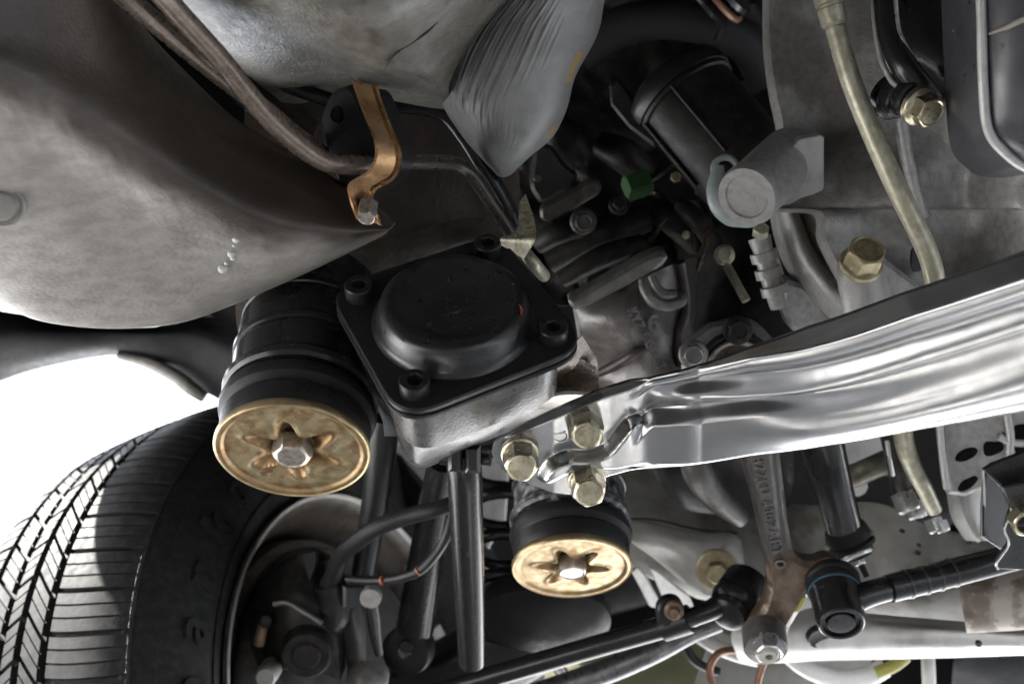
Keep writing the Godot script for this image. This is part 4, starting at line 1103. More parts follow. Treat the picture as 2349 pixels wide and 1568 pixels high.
	for q in [[2046, 222, 0.590, 0.012], [2064, 222, 0.582, 0.011], [2088, 226, 0.572, 0.0105]]:
		part("collar", mb().lathe(Transform3D(basis_y(bax), P(q[0], q[1], q[2])), [[0, 0.004], [q[3] * 0.9, 0.004], [q[3], 0.003], [q[3], -0.003], [q[3] * 0.9, -0.004]], 32), M.gloss_black, k, 30)
	bolt(k, P(2108, 242, 0.562), bax, 0.0150, 0.009, 0.0103, M.pale_gold, 0.2)
	# black panel and dark box at the upper right corner
	var q2 := thing("black_panel", "glossy black sheet panel between the bracket arm and dark grey box", "panel", P(2170, 150, 0.60))
	var bp := patch([
		[[2050, -80, 0.61], [2120, -80, 0.59], [2200, -80, 0.58], [2300, -80, 0.59]],
		[[2060, 60, 0.605], [2130, 50, 0.588], [2200, 50, 0.578], [2300, 50, 0.585]],
		[[2090, 130, 0.60], [2150, 140, 0.586], [2210, 150, 0.578], [2300, 160, 0.58]],
		[[2150, 205, 0.60], [2180, 220, 0.588], [2220, 240, 0.58], [2300, 250, 0.578]],
		[[2200, 265, 0.595], [2220, 285, 0.588], [2245, 305, 0.582], [2300, 320, 0.576]]], 8, 8)
	part("panel", mb().sheet(bp, CF * 0.003), M.gloss_black, q2, 60)
	for w in [[2222, 54, 0.0028], [2236, 126, 0.0022]]:
		part("paint_drop", mb().lathe(Transform3D(basis_y(-CF), P(w[0], w[1], 0.576)), [[0, w[2] * 0.7], [w[2] * 0.7, w[2] * 0.5], [w[2], -0.001]], 14), M.white_coat, q2, 60)
	var d := thing("sump_box", "dark grey metal box with pale rounded edge at the top right corner", "box", P(2330, 150, 0.50))
	var bf := patch([
		[[2256, -90, 0.505], [2300, -90, 0.498], [2400, -90, 0.49], [2480, -90, 0.485]],
		[[2262, 60, 0.508], [2310, 60, 0.50], [2400, 60, 0.492], [2480, 60, 0.487]],
		[[2268, 200, 0.512], [2315, 190, 0.504], [2400, 180, 0.496], [2480, 180, 0.49]],
		[[2282, 305, 0.518], [2325, 290, 0.51], [2400, 270, 0.50], [2480, 260, 0.495]],
		[[2330, 360, 0.525], [2370, 370, 0.518], [2420, 370, 0.51], [2480, 360, 0.50]]], 8, 8)
	part("face", mb().sheet(bf, CF * 0.05), M.box_dark, d, 60)
	part("pale_edge", mb().tube(cr(pts([[2248, -90, 0.505], [2252, 60, 0.508], [2256, 200, 0.512], [2268, 300, 0.518], [2310, 352, 0.524], [2360, 385, 0.528], [2440, 410, 0.53]]), 8), [0.0022, 0.0024, 0.0024, 0.0028, 0.0026], 12), M.alloy_pale, d, 60)
	part("rust_streak", mb().tube(cr(pts([[2268, 78, 0.5045], [2310, 62, 0.4985], [2350, 44, 0.495], [2380, 34, 0.493]]), 6), [0.0006, 0.0016, 0.0016, 0.001], 8), M.rust, d, 60)

func front_suspension() -> void:
	# upright torsion rod below the housing
	var t := thing("damper_rod", "upright black steel tube with a bright highlight below the cast housing", "rod", P(1075, 1500, 0.73))
	part("tube", mb().tube(cr(pts([[1062, 1040, 0.66], [1066, 1090, 0.664], [1072, 1250, 0.69], [1078, 1400, 0.715], [1082, 1520, 0.735]]), 8), [0.0106, 0.0106, 0.0104, 0.0096, 0.0086], 28), M.gloss_black, t, 60)
	for q in [[1045, 1048, 0.652, 0.008], [1085, 1052, 0.652, 0.009]]:
		part("fork", mb().box(Transform3D(basis_z(-CF, CR), P(q[0], q[1], q[2])), Vector3(q[3], 0.016, 0.014), 0.002), M.satin_gloss, t, 30)
	part("pin", mb().tube(pts([[1010, 1048, 0.66], [1125, 1052, 0.655]]), [0.0045], 14), M.satin_gloss, t, 40)
	# black links and hoses
	var l1 := thing("control_link", "wide flat black link hanging behind the gold star washer", "link", P(850, 1200, 0.86))
	part("link", mb().tube(cr(pts([[882, 960, 0.84], [872, 1060, 0.85], [856, 1180, 0.865], [836, 1300, 0.88], [822, 1380, 0.89]]), 8), [0.0115, 0.0118, 0.0105, 0.0092, 0.008], 20), M.satin_black, l1, 60)
	var l2 := thing("shock_absorber", "long black shock absorber with a round lower eye behind the upright tube", "shock absorber", P(940, 1480, 0.95))
	part("tube", mb().tube(pts([[1016, 1060, 0.84], [990, 1200, 0.875], [962, 1380, 0.92], [952, 1440, 0.93]]), [0.0118, 0.0135, 0.0158, 0.0162], 24), M.gloss_black, l2, 60)
	var ex := (-CF + CR * -0.25).normalized()
	part("eye", mb().lathe(Transform3D(basis_y(ex), P(938, 1487, 0.93)), [[0.006, 0.010], [0.014, 0.012], [0.0205, 0.010], [0.0215, 0.0], [0.0205, -0.010]], 40), M.rubber, l2, 40)
	part("eye_bolt", mb().lathe(Transform3D(basis_y(ex), P(934, 1480, 0.92)), [[0, 0.004], [0.005, 0.004], [0.0062, 0.002], [0.0062, -0.006]], 24), M.satin_black, l2, 30)
	var h1 := thing("brake_hose", "thick black rubber hose curving from the upright tube to the hub", "hose", P(800, 1260, 0.84))
	part("hose", mb().tube(cr(pts([[1050, 1150, 0.80], [1000, 1168, 0.80], [940, 1182, 0.81], [873, 1206, 0.82], [820, 1240, 0.835], [785, 1272, 0.85], [762, 1325, 0.87], [740, 1380, 0.90]]), 8), [0.0058, 0.0062, 0.0068, 0.0072, 0.0075], 16), M.rubber, h1, 60)
	var h2 := thing("sensor_cable", "thin black cable with orange marks looping below the brake hose", "cable", P(924, 1323, 0.82))
	part("cable", mb().tube(cr(pts([[1040, 1180, 0.79], [1022, 1235, 0.79], [993, 1279, 0.80], [960, 1310, 0.81], [924, 1323, 0.82], [880, 1330, 0.83], [840, 1331, 0.84], [798, 1328, 0.85]]), 8), [0.0036], 12), M.satin_black, h2, 60)
	for q in [[[880, 1330, 0.8275], [876, 1330, 0.8285]], [[962, 1307, 0.808], [959, 1309, 0.8085]]]:
		part("orange_mark", mb().tube(pts(q), [0.00362], 12), M.orange_mark, h2, 60)
	# far body behind: pale strip and sheets, dark wall
	var w := thing("wheel_house", "dark inner wheel house wall with pale seam strip behind the links", "wheel house", P(960, 1250, 1.1))
	var wall := patch([
		[[500, 1080, 1.28], [700, 1060, 1.27], [905, 1060, 1.24], [960, 1180, 1.22], [1020, 1160, 1.2]],
		[[560, 1250, 1.28], [700, 1250, 1.26], [900, 1250, 1.22], [990, 1250, 1.2], [1120, 1250, 1.18]],
		[[600, 1400, 1.27], [800, 1400, 1.24], [960, 1400, 1.20], [1060, 1400, 1.18], [1160, 1380, 1.17]],
		[[640, 1620, 1.25], [800, 1620, 1.22], [960, 1620, 1.18], [1060, 1620, 1.16], [1180, 1620, 1.15]]], 8, 8)
	part("wall", mb().sheet(wavy(wall, 0.008, 6, 51), CF * 0.01), M.box_grey, w, 60)
	for q in [[[905, 1250, 1.195], [940, 1290, 1.19], [985, 1345, 1.18]], [[990, 1440, 1.16], [1005, 1470, 1.16], [1022, 1500, 1.155]]]:
		part("seam_strip", mb().tube(pts(q), [0.010], 10), M.white_coat, w, 60)
	part("diagonal_bar", mb().tube(pts([[898, 1060, 1.2], [930, 1110, 1.19], [968, 1160, 1.18]]), [0.0135], 12), M.satin_black, w, 60)
	var gw := mb()  # white sheets filling two openings between the links
	plate(gw, [[880, 1000], [1010, 1000], [985, 1090], [968, 1165], [930, 1120], [900, 1060]], P(940, 1080, 1.26), -CF, 0.01, 0.002)
	part("pale_sheet", gw, M.white_coat, w, 60, "pale sheet glimpsed between the black links")
	gw = mb()
	plate(gw, [[1090, 1040], [1170, 1040], [1160, 1200], [1120, 1260], [1100, 1240]], P(1120, 1150, 1.12), -CF, 0.01, 0.002)
	part("pale_sheet", gw, M.white_coat, w, 60)
	# black spring seat and springs behind the second bushing
	var sp := thing("coil_spring", "dark coil spring partly hidden behind the smaller bushing", "spring", P(1150, 1300, 0.95))
	var hel := []
	var c0 := P(1190, 1560, 1.02); var c1 := P(1185, 1040, 0.93)
	for k in 130:
		var a := TAU * k / 22.0
		hel.append(c0.lerp(c1, k / 129.0) + Vector3(cos(a), 0, sin(a)) * 0.042)
	part("coil", mb().tube(hel, [0.0058], 10), M.gloss_black, sp, 60)
	part("seat", mb().lathe(Transform3D(basis_y(Vector3.UP), P(1240, 1420, 0.94)), [[0.01, 0.02], [0.052, 0.018], [0.060, 0.006], [0.060, -0.004], [0.048, -0.012], [0.02, -0.02], [0, -0.02]], 48), M.liner, sp, 40)
	var ar := thing("suspension_arm", "broad black control arm running beneath the spring seat", "control arm", P(1150, 1480, 0.98))
	var arm := patch([
		[[900, 1530, 0.99], [1000, 1475, 0.98], [1130, 1400, 0.97], [1230, 1370, 0.965], [1320, 1380, 0.965], [1380, 1410, 0.97]],
		[[880, 1560, 0.97], [1000, 1520, 0.955], [1130, 1460, 0.945], [1240, 1425, 0.94], [1330, 1430, 0.945], [1370, 1450, 0.955]],
		[[860, 1610, 0.98], [1000, 1580, 0.96], [1140, 1530, 0.95], [1250, 1490, 0.945], [1330, 1480, 0.95], [1360, 1480, 0.96]],
		[[850, 1680, 1.0], [1000, 1650, 0.99], [1150, 1600, 0.98], [1260, 1540, 0.975], [1330, 1510, 0.975], [1355, 1495, 0.98]]], 8, 8)
	part("arm", mb().sheet(wavy(arm, 0.002, 12, 52), CF * 0.012), M.satin_black, ar, 60)
	for q in [[1200, 1462], [1290, 1466]]:
		part("arm_hole", mb().lathe(Transform3D(basis_y((-CF - CU * 0.9).normalized()), P(q[0], q[1], 0.938)), [[0, 0.001], [0.0075, 0.001], [0.009, 0.0016], [0.010, 0.0]], 24), M.white_coat, ar, 40)

func steering() -> void:
	# drop arm with cast lettering
	var o := thing("drop_arm", "dark forged drop arm with cast lettering and forked lower end", "drop arm", P(1770, 1250, 0.80))
	var n := (-CF * 1.0 - CU * 0.15 + CR * -0.12).normalized()
	var c := P(1770, 1250, 0.80)
	var b := mb()
	plate(b, [[1682, 985], [1782, 985], [1800, 1130], [1808, 1200], [1820, 1268], [1812, 1300], [1758, 1300], [1745, 1230], [1722, 1130]], c, n, 0.022, 0.003, 0.002)
	var fk := mb()
	plate(fk, [[1755, 1276], [1816, 1252], [1822, 1272], [1840, 1288], [1870, 1292], [1895, 1279], [1925, 1290], [1948, 1318], [1935, 1350], [1880, 1362], [1852, 1372], [1838, 1400], [1808, 1450], [1806, 1490], [1785, 1516], [1748, 1522], [1718, 1500], [1708, 1465], [1722, 1432], [1752, 1395], [1763, 1345]], c + n * 0.0008, n, 0.0236, 0.004, 0.004)
	part("fork", fk, M.fork_brown, o, 45, "brown stained forked lower end")
	part("arm", b, M.forged, o, 45)
	var web := mb()
	plate(web, [[1694, 985], [1766, 985], [1790, 1200], [1798, 1270], [1776, 1282], [1756, 1220], [1730, 1110]], c + n * 0.003, n, 0.006, 0.0025, 0.004)
	part("raised_face", web, M.alloy_dim, o, 45)
	var tx := mb()
	var d0 := on_plane(1728, 1004, c + n * 0.003, n); var d1 := on_plane(1785, 1272, c + n * 0.003, n)
	letters(tx, "1 1H7ZEU 4162ART O", d0.distance_to(d1) / 11.6, 0.0032, Transform3D(basis_z(n, (d1 - d0).normalized()), d0 + n * 0.0006))
	part("lettering", tx, M.alloy_dim, o, 20)
	var nx := (n * 0.9 - CU * 0.45).normalized()
	part("lower_eye", mb().lathe(Transform3D(basis_y(nx), P(1756, 1478, 0.79)), [[0.008, 0.006], [0.0148, 0.005], [0.0158, 0.003], [0.0158, -0.014]], 40), M.forged, o, 30)
	var nut := part("nut", hexhead(mb(), Transform3D(basis_y(nx), P(1760, 1470, 0.784)), 0.0185, 0.013, 0.0006, 0.0062), M.zinc, o, 25)
	part("stud", mb().lathe(Transform3D(basis_y(nx), P(1760, 1470, 0.784)), [[0.0066, 0.0], [0.0066, 0.0135], [0.0056, 0.0145], [0.0028, 0.0145], [0.0022, 0.011], [0, 0.0105]], 28), M.rust, nut, 30)
	var dab := mb()
	plate(dab, [[1822, 1392], [1836, 1372], [1850, 1368], [1846, 1384], [1832, 1402], [1824, 1404]], c + n * 0.0004, n, 0.0012, 0.0003, 0.001)
	part("paint_dab", dab, M.yellow_wire, o, 40)
	# right tie rod with its ball joint facing the viewer
	var t := thing("tie_rod", "black tie rod with ringed sleeve and big round ball joint on the right", "tie rod", P(2055, 1344, 0.78), "tie rods")
	var ba := (P(1932, 1432, 0.745) - P(1912, 1340, 0.775)).normalized()
	var bx := Transform3D(basis_y(ba), P(1912, 1345, 0.772))
	var bl := P(1932, 1425, 0.742).distance_to(P(1912, 1345, 0.772))
	part("ball_joint", mb().lathe(bx, [[0.0, 0.0], [0.0175, 0.0], [0.0180, 0.006], [0.0172, 0.008], [0.0172, 0.016], [0.0166, 0.018], [0.0168, bl * 0.80], [0.0155, bl * 0.97], [0.0145, bl], [0.0128, bl], [0.0122, bl - 0.0035], [0.0098, bl - 0.004], [0.0092, bl - 0.001], [0.0085, bl - 0.0006], [0, bl - 0.0004]], 56), M.gloss_black, t, 30)
	part("boot", mb().lathe(bx, [[0.012, -0.012], [0.0175, -0.010], [0.0192, -0.007], [0.0192, -0.004], [0.0180, -0.002], [0.0192, 0.0], [0.0188, 0.004], [0.017, 0.005]], 56), M.rubber, t, 30)
	part("blue_band", mb().lathe(bx, [[0.0178, 0.0046], [0.0184, 0.0048], [0.0184, 0.0058], [0.0178, 0.0062]], 56), M.blue_seal, t, 30)
	part("rod", mb().tube(cr(pts([[1935, 1392, 0.757], [1980, 1366, 0.76], [2040, 1348, 0.765], [2080, 1338, 0.77]]), 6), [0.0095, 0.0088, 0.0082], 20), M.gloss_black, t, 60)
	var sl := [[2040, 1349, 0.764], [2130, 1327, 0.768], [2240, 1299, 0.772], [2360, 1268, 0.776], [2480, 1238, 0.78]]
	part("sleeve", mb().tube(pts(sl), [0.0098], 24), M.gloss_black, t, 60)
	for q in [[2082, 1339, 0.7660], [2118, 1330, 0.7675], [2150, 1322, 0.769], [2184, 1313, 0.7702]]:
		part("ring", mb().lathe(Transform3D(basis_y((P(2360, 1268, 0.776) - P(2040, 1349, 0.764)).normalized()), P(q[0], q[1], q[2])), [[0.0095, -0.0012], [0.0104, -0.0008], [0.0104, 0.0008], [0.0095, 0.0012]], 32), M.satin_gloss, t, 30)
	var slip := mb()
	plate(slip, [[2060, 1322], [2090, 1306], [2190, 1278], [2200, 1290], [2080, 1330]], P(2130, 1306, 0.766), (-CF + CU * 0.3).normalized(), 0.008, 0.0015)
	part("slot_lip", slip, M.satin_black, t, 40)
	# left tie rod with the split clamp
	var u := thing("tie_rod", "long black tie rod with a clamp collar and bolt running to the lower left", "tie rod", P(1400, 1460, 0.84), "tie rods")
	part("tube", mb().tube(pts([[960, 1600, 0.90], [1151, 1544, 0.88], [1400, 1472, 0.855], [1530, 1435, 0.84]]), [0.0085, 0.0085, 0.0086], 24), M.gloss_black, u, 60)
	part("neck", mb().tube(cr(pts([[1520, 1438, 0.84], [1580, 1418, 0.832], [1630, 1398, 0.835], [1660, 1382, 0.84], [1690, 1372, 0.845]]), 6), [0.0078, 0.0072, 0.0085, 0.0095], 20), M.gloss_black, u, 60)
	var ca := (P(1587, 1416, 0.832) - P(1500, 1444, 0.845)).normalized()
	part("clamp", mb().lathe(Transform3D(basis_y(ca), P(1552, 1428, 0.838)), [[0.0085, -0.012], [0.0108, -0.0115], [0.0110, 0.0115], [0.0085, 0.012]], 36), M.satin_black, u, 30)
	var ears := mb()
	plate(ears, [[1512, 1440], [1506, 1395], [1520, 1374], [1545, 1368], [1566, 1380], [1574, 1412], [1570, 1436]], P(1540, 1400, 0.828), (-CF - CU * 0.1).normalized(), 0.012, 0.002, 0.004)
	part("ear", ears, M.satin_black, u, 40)
	bolt(u, P(1546, 1398, 0.8255), (-CF - CU * 0.15 + CR * -0.15).normalized(), 0.0085, 0.007, 0.0075, M.rust_dark, 0.2)
	var jx := Transform3D(basis_y((CR * -0.55 - CU * 0.45 - CF * 0.65).normalized()), P(1690, 1376, 0.845))
	part("ball_joint", mb().lathe(jx, [[0, 0.020], [0.010, 0.020], [0.0145, 0.018], [0.0165, 0.013], [0.0150, 0.0105], [0.0178, 0.008], [0.0195, 0.003], [0.0175, 0.000], [0.0195, -0.004], [0.0195, -0.02]], 48), M.gloss_black, u, 30)
	var lr := thing("anti_roll_bar", "pale edged dark bar curving below the long tie rod", "bar", P(1480, 1500, 0.92))
	part("bar", mb().tube(cr(pts([[1080, 1640, 0.95], [1253, 1585, 0.94], [1400, 1535, 0.93], [1500, 1493, 0.92], [1580, 1452, 0.915], [1650, 1425, 0.91]]), 8), [0.010, 0.0105, 0.0095, 0.008], 22), M.beam_dull, lr, 60)

func lower_right() -> void:
	# steering damper
	var d := thing("steering_damper", "black cylinder with white washer and small nut at its lower end", "damper", P(1970, 1276, 0.86))
	part("tube", mb().tube(pts([[1868, 940, 0.80], [1890, 1040, 0.815], [1915, 1130, 0.83], [1936, 1208, 0.843]]), [0.0165, 0.0162, 0.0142, 0.0138], 28), M.gloss_black, d, 60)
	var ax := (P(1972, 1300, 0.845) - P(1936, 1208, 0.843)).normalized()
	part("cushion", mb().lathe(Transform3D(basis_y(ax), P(1940, 1216, 0.845)), [[0.010, -0.004], [0.0155, -0.003], [0.0172, 0.003], [0.0168, 0.008], [0.0185, 0.010], [0.0185, 0.013], [0.0150, 0.014], [0.0148, 0.020], [0.012, 0.021]], 40), M.rubber, d, 30)
	part("seat", mb().lathe(Transform3D(basis_y(ax), P(1946, 1232, 0.85)), [[0.014, 0.001], [0.0185, 0.0], [0.0195, 0.002], [0.0185, 0.004], [0.012, 0.005]], 40), M.wing, d, 30)
	var wx := Transform3D(basis_y((ax * 0.8 - CF * 0.35).normalized()), P(1964, 1272, 0.838))
	var wash := part("white_washer", mb().lathe(wx, [[0.004, -0.001], [0.0128, -0.0012], [0.0134, 0.0002], [0.0128, 0.0016], [0.0105, 0.0022], [0.0035, 0.0026]], 40), M.zinc, d, 30)
	part("nut", hexhead(mb(), wx.translated_local(Vector3(0, 0.002, 0)), 0.0085, 0.006), M.zinc, wash, 25)
	part("stud", mb().tube([wx * Vector3(0, 0.006, 0), wx * Vector3(0, 0.018, 0)], [0.0026, 0.0022], 12), M.satin_black, d, 40)
	# pale wing panel behind
	var w := thing("subframe_panel", "wide pale grey pressed panel behind the drop arm and damper", "panel", P(1900, 1300, 1.0))
	var wp := patch([
		[[1420, 1010, 1.06], [1520, 1040, 1.06], [1640, 1100, 1.05], [1790, 1150, 1.03], [1890, 1160, 1.0], [1990, 1152, 0.98], [2060, 1168, 0.965], [2130, 1206, 0.955], [2270, 1234, 0.94], [2420, 1240, 0.92]],
		[[1430, 1100, 1.05], [1520, 1130, 1.045], [1640, 1160, 1.035], [1790, 1200, 1.015], [1890, 1210, 0.99], [1990, 1220, 0.97], [2060, 1230, 0.955], [2130, 1250, 0.945], [2270, 1270, 0.93], [2420, 1280, 0.91]],
		[[1420, 1190, 1.035], [1520, 1200, 1.03], [1640, 1220, 1.02], [1790, 1260, 1.0], [1890, 1280, 0.98], [1990, 1300, 0.965], [2060, 1310, 0.95], [2130, 1320, 0.94], [2270, 1330, 0.925], [2420, 1340, 0.905]],
		[[1410, 1280, 1.05], [1520, 1290, 1.035], [1640, 1300, 1.015], [1790, 1330, 1.0], [1890, 1350, 0.985], [1990, 1370, 0.97], [2060, 1380, 0.955], [2130, 1385, 0.945], [2270, 1390, 0.93], [2420, 1400, 0.91]],
		[[1600, 1372, 1.05], [1640, 1380, 1.04], [1700, 1390, 1.03], [1790, 1400, 1.01], [1890, 1410, 1.0], [1990, 1425, 0.985], [2060, 1430, 0.97], [2130, 1436, 0.96], [2270, 1440, 0.945], [2420, 1446, 0.92]]], 6, 6)
	wavy(wp, 0.004, 9, 61)
	var wpb := mb().sheet(wp, CF * 0.006)
	wpb.tint(wp, func(ii: int, jj: int, p: Vector3) -> Color:
		return Color(1.08, 1.07, 1.05).lerp(Color(0.55, 0.51, 0.47), smoothstep(0.0, 0.8, st(p, 14.0, 2.0) + 0.4 * st(p, 60.0))))
	part("panel", wpb, M.wing, w, 60)
	# raised bracket with the gold bolt
	var br := patch([
		[[1430, 1195, 1.0], [1500, 1200, 0.98], [1600, 1222, 0.97], [1672, 1222, 0.975], [1700, 1240, 1.0]],
		[[1440, 1235, 0.985], [1510, 1238, 0.965], [1600, 1250, 0.955], [1672, 1250, 0.955], [1705, 1270, 0.985]],
		[[1500, 1280, 0.985], [1550, 1285, 0.97], [1610, 1300, 0.95], [1672, 1310, 0.95], [1712, 1320, 0.98]],
		[[1560, 1330, 0.985], [1590, 1350, 0.97], [1625, 1365, 0.955], [1680, 1370, 0.955], [1718, 1372, 0.985]]], 6, 7)
	part("raised_bracket", mb().sheet(br, CF * 0.006), M.wing_light, w, 60)
	bolt(w, P(1645, 1306, 0.944), (-CF + CR * -0.2 - CU * 0.15).normalized(), 0.017, 0.010, 0.0185, M.gold_bolt, 0.2)
	for tq in [[[1448, 1312], [1462, 1302], [1480, 1320], [1512, 1380], [1505, 1396], [1490, 1392], [1470, 1352]], [[1490, 1302], [1510, 1312], [1580, 1368], [1592, 1392], [1580, 1402], [1520, 1372]], [[1362, 1390], [1382, 1384], [1388, 1402], [1372, 1412], [1360, 1404]]]:
		var tabs := mb()
		plate(tabs, tq, P(1500, 1350, 0.95), (-CF - CU * 0.8).normalized(), 0.004, 0.001, 0.003)
		part("white_tab", tabs, M.white_coat, w, 40)
	part("seam", mb().tube(cr(pts([[1430, 1190, 0.99], [1500, 1192, 0.985], [1600, 1214, 0.975], [1690, 1222, 0.98]]), 6), [0.0012], 8), M.satin_black, w, 60)
	for q in [[1790, 1150, 0.0022], [2072, 1218, 0.0016], [2110, 1250, 0.0012], [2108, 1268, 0.0018], [2225, 1242, 0.002]]:
		part("speck", mb().lathe(Transform3D(basis_y(-CF), P(q[0], q[1], 0.938 if q[0] > 2000 else 1.0)), [[0, 0.0006], [q[2], 0.0004], [q[2] * 1.15, -0.004]], 12), M.satin_black, w, 40)
	# white blotched lower crossbeam
	var l := thing("lower_crossbeam", "white painted pressed crossbeam along the bottom right with a black hole", "crossbeam", P(2000, 1460, 0.9))
	var lp := patch([
		[[1700, 1400, 0.93], [1790, 1420, 0.92], [1878, 1396, 0.91], [2021, 1412, 0.895], [2233, 1430, 0.875], [2349, 1440, 0.86], [2460, 1445, 0.85]],
		[[1690, 1430, 0.905], [1790, 1440, 0.895], [1880, 1428, 0.885], [2021, 1432, 0.87], [2233, 1446, 0.85], [2349, 1454, 0.84], [2460, 1458, 0.83]],
		[[1680, 1462, 0.90], [1790, 1472, 0.89], [1880, 1466, 0.88], [2021, 1462, 0.868], [2233, 1464, 0.85], [2349, 1468, 0.838], [2460, 1470, 0.828]],
		[[1690, 1500, 0.91], [1790, 1505, 0.90], [1880, 1500, 0.888], [2021, 1495, 0.875], [2233, 1488, 0.855], [2349, 1486, 0.842], [2460, 1484, 0.832]],
		[[1700, 1522, 0.95], [1790, 1520, 0.94], [1880, 1515, 0.93], [2021, 1512, 0.92], [2233, 1506, 0.90], [2349, 1502, 0.89], [2460, 1500, 0.88]]], 6, 7)
	wavy(lp, 0.006, 14, 62)
	var lpb := mb().sheet(lp, CF * 0.006)
	lpb.tint(lp, func(ii: int, jj: int, p: Vector3) -> Color:
		return Color.WHITE.lerp(Color(0.58, 0.55, 0.52), smoothstep(0.1, 0.8, st(p, 12.0, 4.0) + 0.4 * st(p, 55.0))))
	part("beam", lpb, M.white_coat, l, 60)
	part("beam_hole", mb().lathe(Transform3D(basis_y((-CF - CU * 0.6).normalized()), P(1884, 1458, 0.880)), [[0, 0.002], [0.0085, 0.002], [0.0105, 0.0032], [0.0118, 0.002], [0.0122, -0.002]], 28), M.satin_black, l, 40)
	part("spot_hole", mb().lathe(Transform3D(basis_y((-CF - CU * 0.6).normalized()), P(2246, 1476, 0.848)), [[0, 0.001], [0.0024, 0.001], [0.003, -0.002]], 14), M.satin_black, l, 40)
	var v := thing("valance_panel", "dull olive panel below the curved bar at the bottom edge", "panel", P(1480, 1540, 1.3))
	var vp := patch([[[1250, 1480, 1.32], [1400, 1450, 1.3], [1560, 1430, 1.28], [1700, 1420, 1.26]], [[1250, 1540, 1.3], [1400, 1520, 1.28], [1560, 1500, 1.26], [1720, 1490, 1.24]], [[1250, 1640, 1.28], [1400, 1640, 1.26], [1560, 1640, 1.24], [1740, 1640, 1.22]]], 6, 6)
	part("panel", mb().sheet(wavy(vp, 0.012, 5, 63), CF * 0.006), M.olive_panel, v, 60)
	var v2 := thing("front_skirt", "pale grey skirt panel behind the wires at the bottom edge", "panel", P(1800, 1560, 1.2))
	var vq := patch([[[1640, 1440, 1.2], [1760, 1500, 1.18], [1860, 1500, 1.16], [2000, 1500, 1.15]], [[1600, 1560, 1.2], [1720, 1560, 1.18], [1850, 1560, 1.16], [2000, 1560, 1.15]], [[1560, 1680, 1.2], [1700, 1680, 1.18], [1850, 1680, 1.16], [2000, 1680, 1.15]]], 6, 6)
	part("panel", mb().sheet(vq, CF * 0.006), M.wing, v2, 60)
	# rusty exhaust tube at the right
	var r := thing("rusty_tube", "rust blotched thick tube end at the right edge under the tie rod", "tube", P(2300, 1370, 0.83))
	part("tube", mb().tube(pts([[2205, 1380, 0.845], [2300, 1372, 0.835], [2480, 1355, 0.82]]), [0.0235, 0.0240, 0.0245], 36), M.rust, r, 40)
	# black hanger bracket
	var h := thing("hanger_bracket", "folded black bracket with a gold nut holding the tie rod at the right edge", "bracket", P(2320, 1200, 0.70))
	var f1 := mb()
	plate(f1, [[2256, 1076], [2278, 1062], [2440, 1000], [2440, 1130], [2330, 1160], [2296, 1112]], P(2310, 1090, 0.70), (-CF - CU * 0.1).normalized(), 0.004, 0.001)
	part("top_face", f1, M.gloss_black, h, 40)
	var f2 := mb()
	plate(f2, [[2262, 1082], [2296, 1116], [2316, 1160], [2302, 1210], [2316, 1240], [2304, 1262], [2256, 1230], [2256, 1170]], P(2280, 1160, 0.712), (-CF * 0.9 + CR * 0.6).normalized(), 0.003, 0.0008)
	part("inner_face", f2, M.gloss_black, h, 40)
	var f3 := mb()
	plate(f3, [[2300, 1118], [2440, 1090], [2440, 1310], [2290, 1306], [2284, 1290], [2312, 1248], [2304, 1212], [2318, 1170]], P(2330, 1200, 0.698), (-CF - CU * 0.5 + CR * -0.1).normalized(), 0.004, 0.001)
	part("front_face", f3, M.satin_gloss, h, 40)
	part("gold_nut", hexhead(mb(), Transform3D(basis_y((-CF - CU * 0.3 + CR * -0.1).normalized()), P(2344, 1187, 0.694)), 0.0165, 0.010, 0.0006, 0.006), M.pale_gold, h, 25)
	part("bright_edge", mb().tube(cr(pts([[2256, 1078, 0.700], [2258, 1150, 0.706], [2254, 1232, 0.715]]), 5), [0.0007], 6), M.zinc, h, 60)
	part("bright_edge", mb().tube(cr(pts([[2298, 1116, 0.696], [2320, 1170, 0.694], [2304, 1212, 0.695], [2314, 1248, 0.694], [2286, 1290, 0.694], [2290, 1306, 0.694]]), 4), [0.0008], 6), M.zinc, h, 60)
	# drilled grey casting at the right
	var k := thing("drilled_casting", "grey cast plate with oval holes and ribs under the crossmember at right", "casting", P(2240, 1060, 0.78))
	var nk := (-CF - CU * 0.15 + CR * -0.15).normalized()
	var cp := mb()
	plate(cp, [[2152, 930], [2440, 880], [2440, 1150], [2300, 1120], [2262, 1120], [2215, 1140], [2176, 1135], [2168, 1080]], P(2240, 1050, 0.78), nk, 0.02, 0.003)
	part("plate", cp, M.alloy, k, 40)
	for q in [[[2190, 1058], [2196, 1040], [2216, 1028], [2238, 1026], [2246, 1034], [2236, 1048], [2212, 1060]], [[2196, 1124], [2206, 1104], [2238, 1090], [2246, 1098], [2232, 1118], [2206, 1130]], [[2256, 1022], [2262, 1012], [2302, 1014], [2304, 1034], [2272, 1048], [2258, 1044]], [[2322, 985], [2332, 974], [2440, 968], [2440, 1006], [2330, 1012]], [[2326, 1022], [2440, 1014], [2440, 1046], [2334, 1046]]]:
		var hb := mb()
		plate(hb, q, P(2240, 1050, 0.78) + nk * 0.0012, nk, 0.004, 0.001, 0.004)
		part("dark_opening", hb, M.body, k, 40)
	var rb := mb()
	rb.tube(cr(pts([[2310, 950, 0.772], [2318, 1000, 0.772], [2316, 1050, 0.774], [2330, 1080, 0.775]]), 5), [0.003], 10)
	rb.tube(cr(pts([[2292, 1000, 0.774], [2316, 1012, 0.773], [2349, 1016, 0.773], [2440, 1010, 0.77]]), 5), [0.0028], 10)
	part("rib", rb, M.alloy_pale, k, 60)
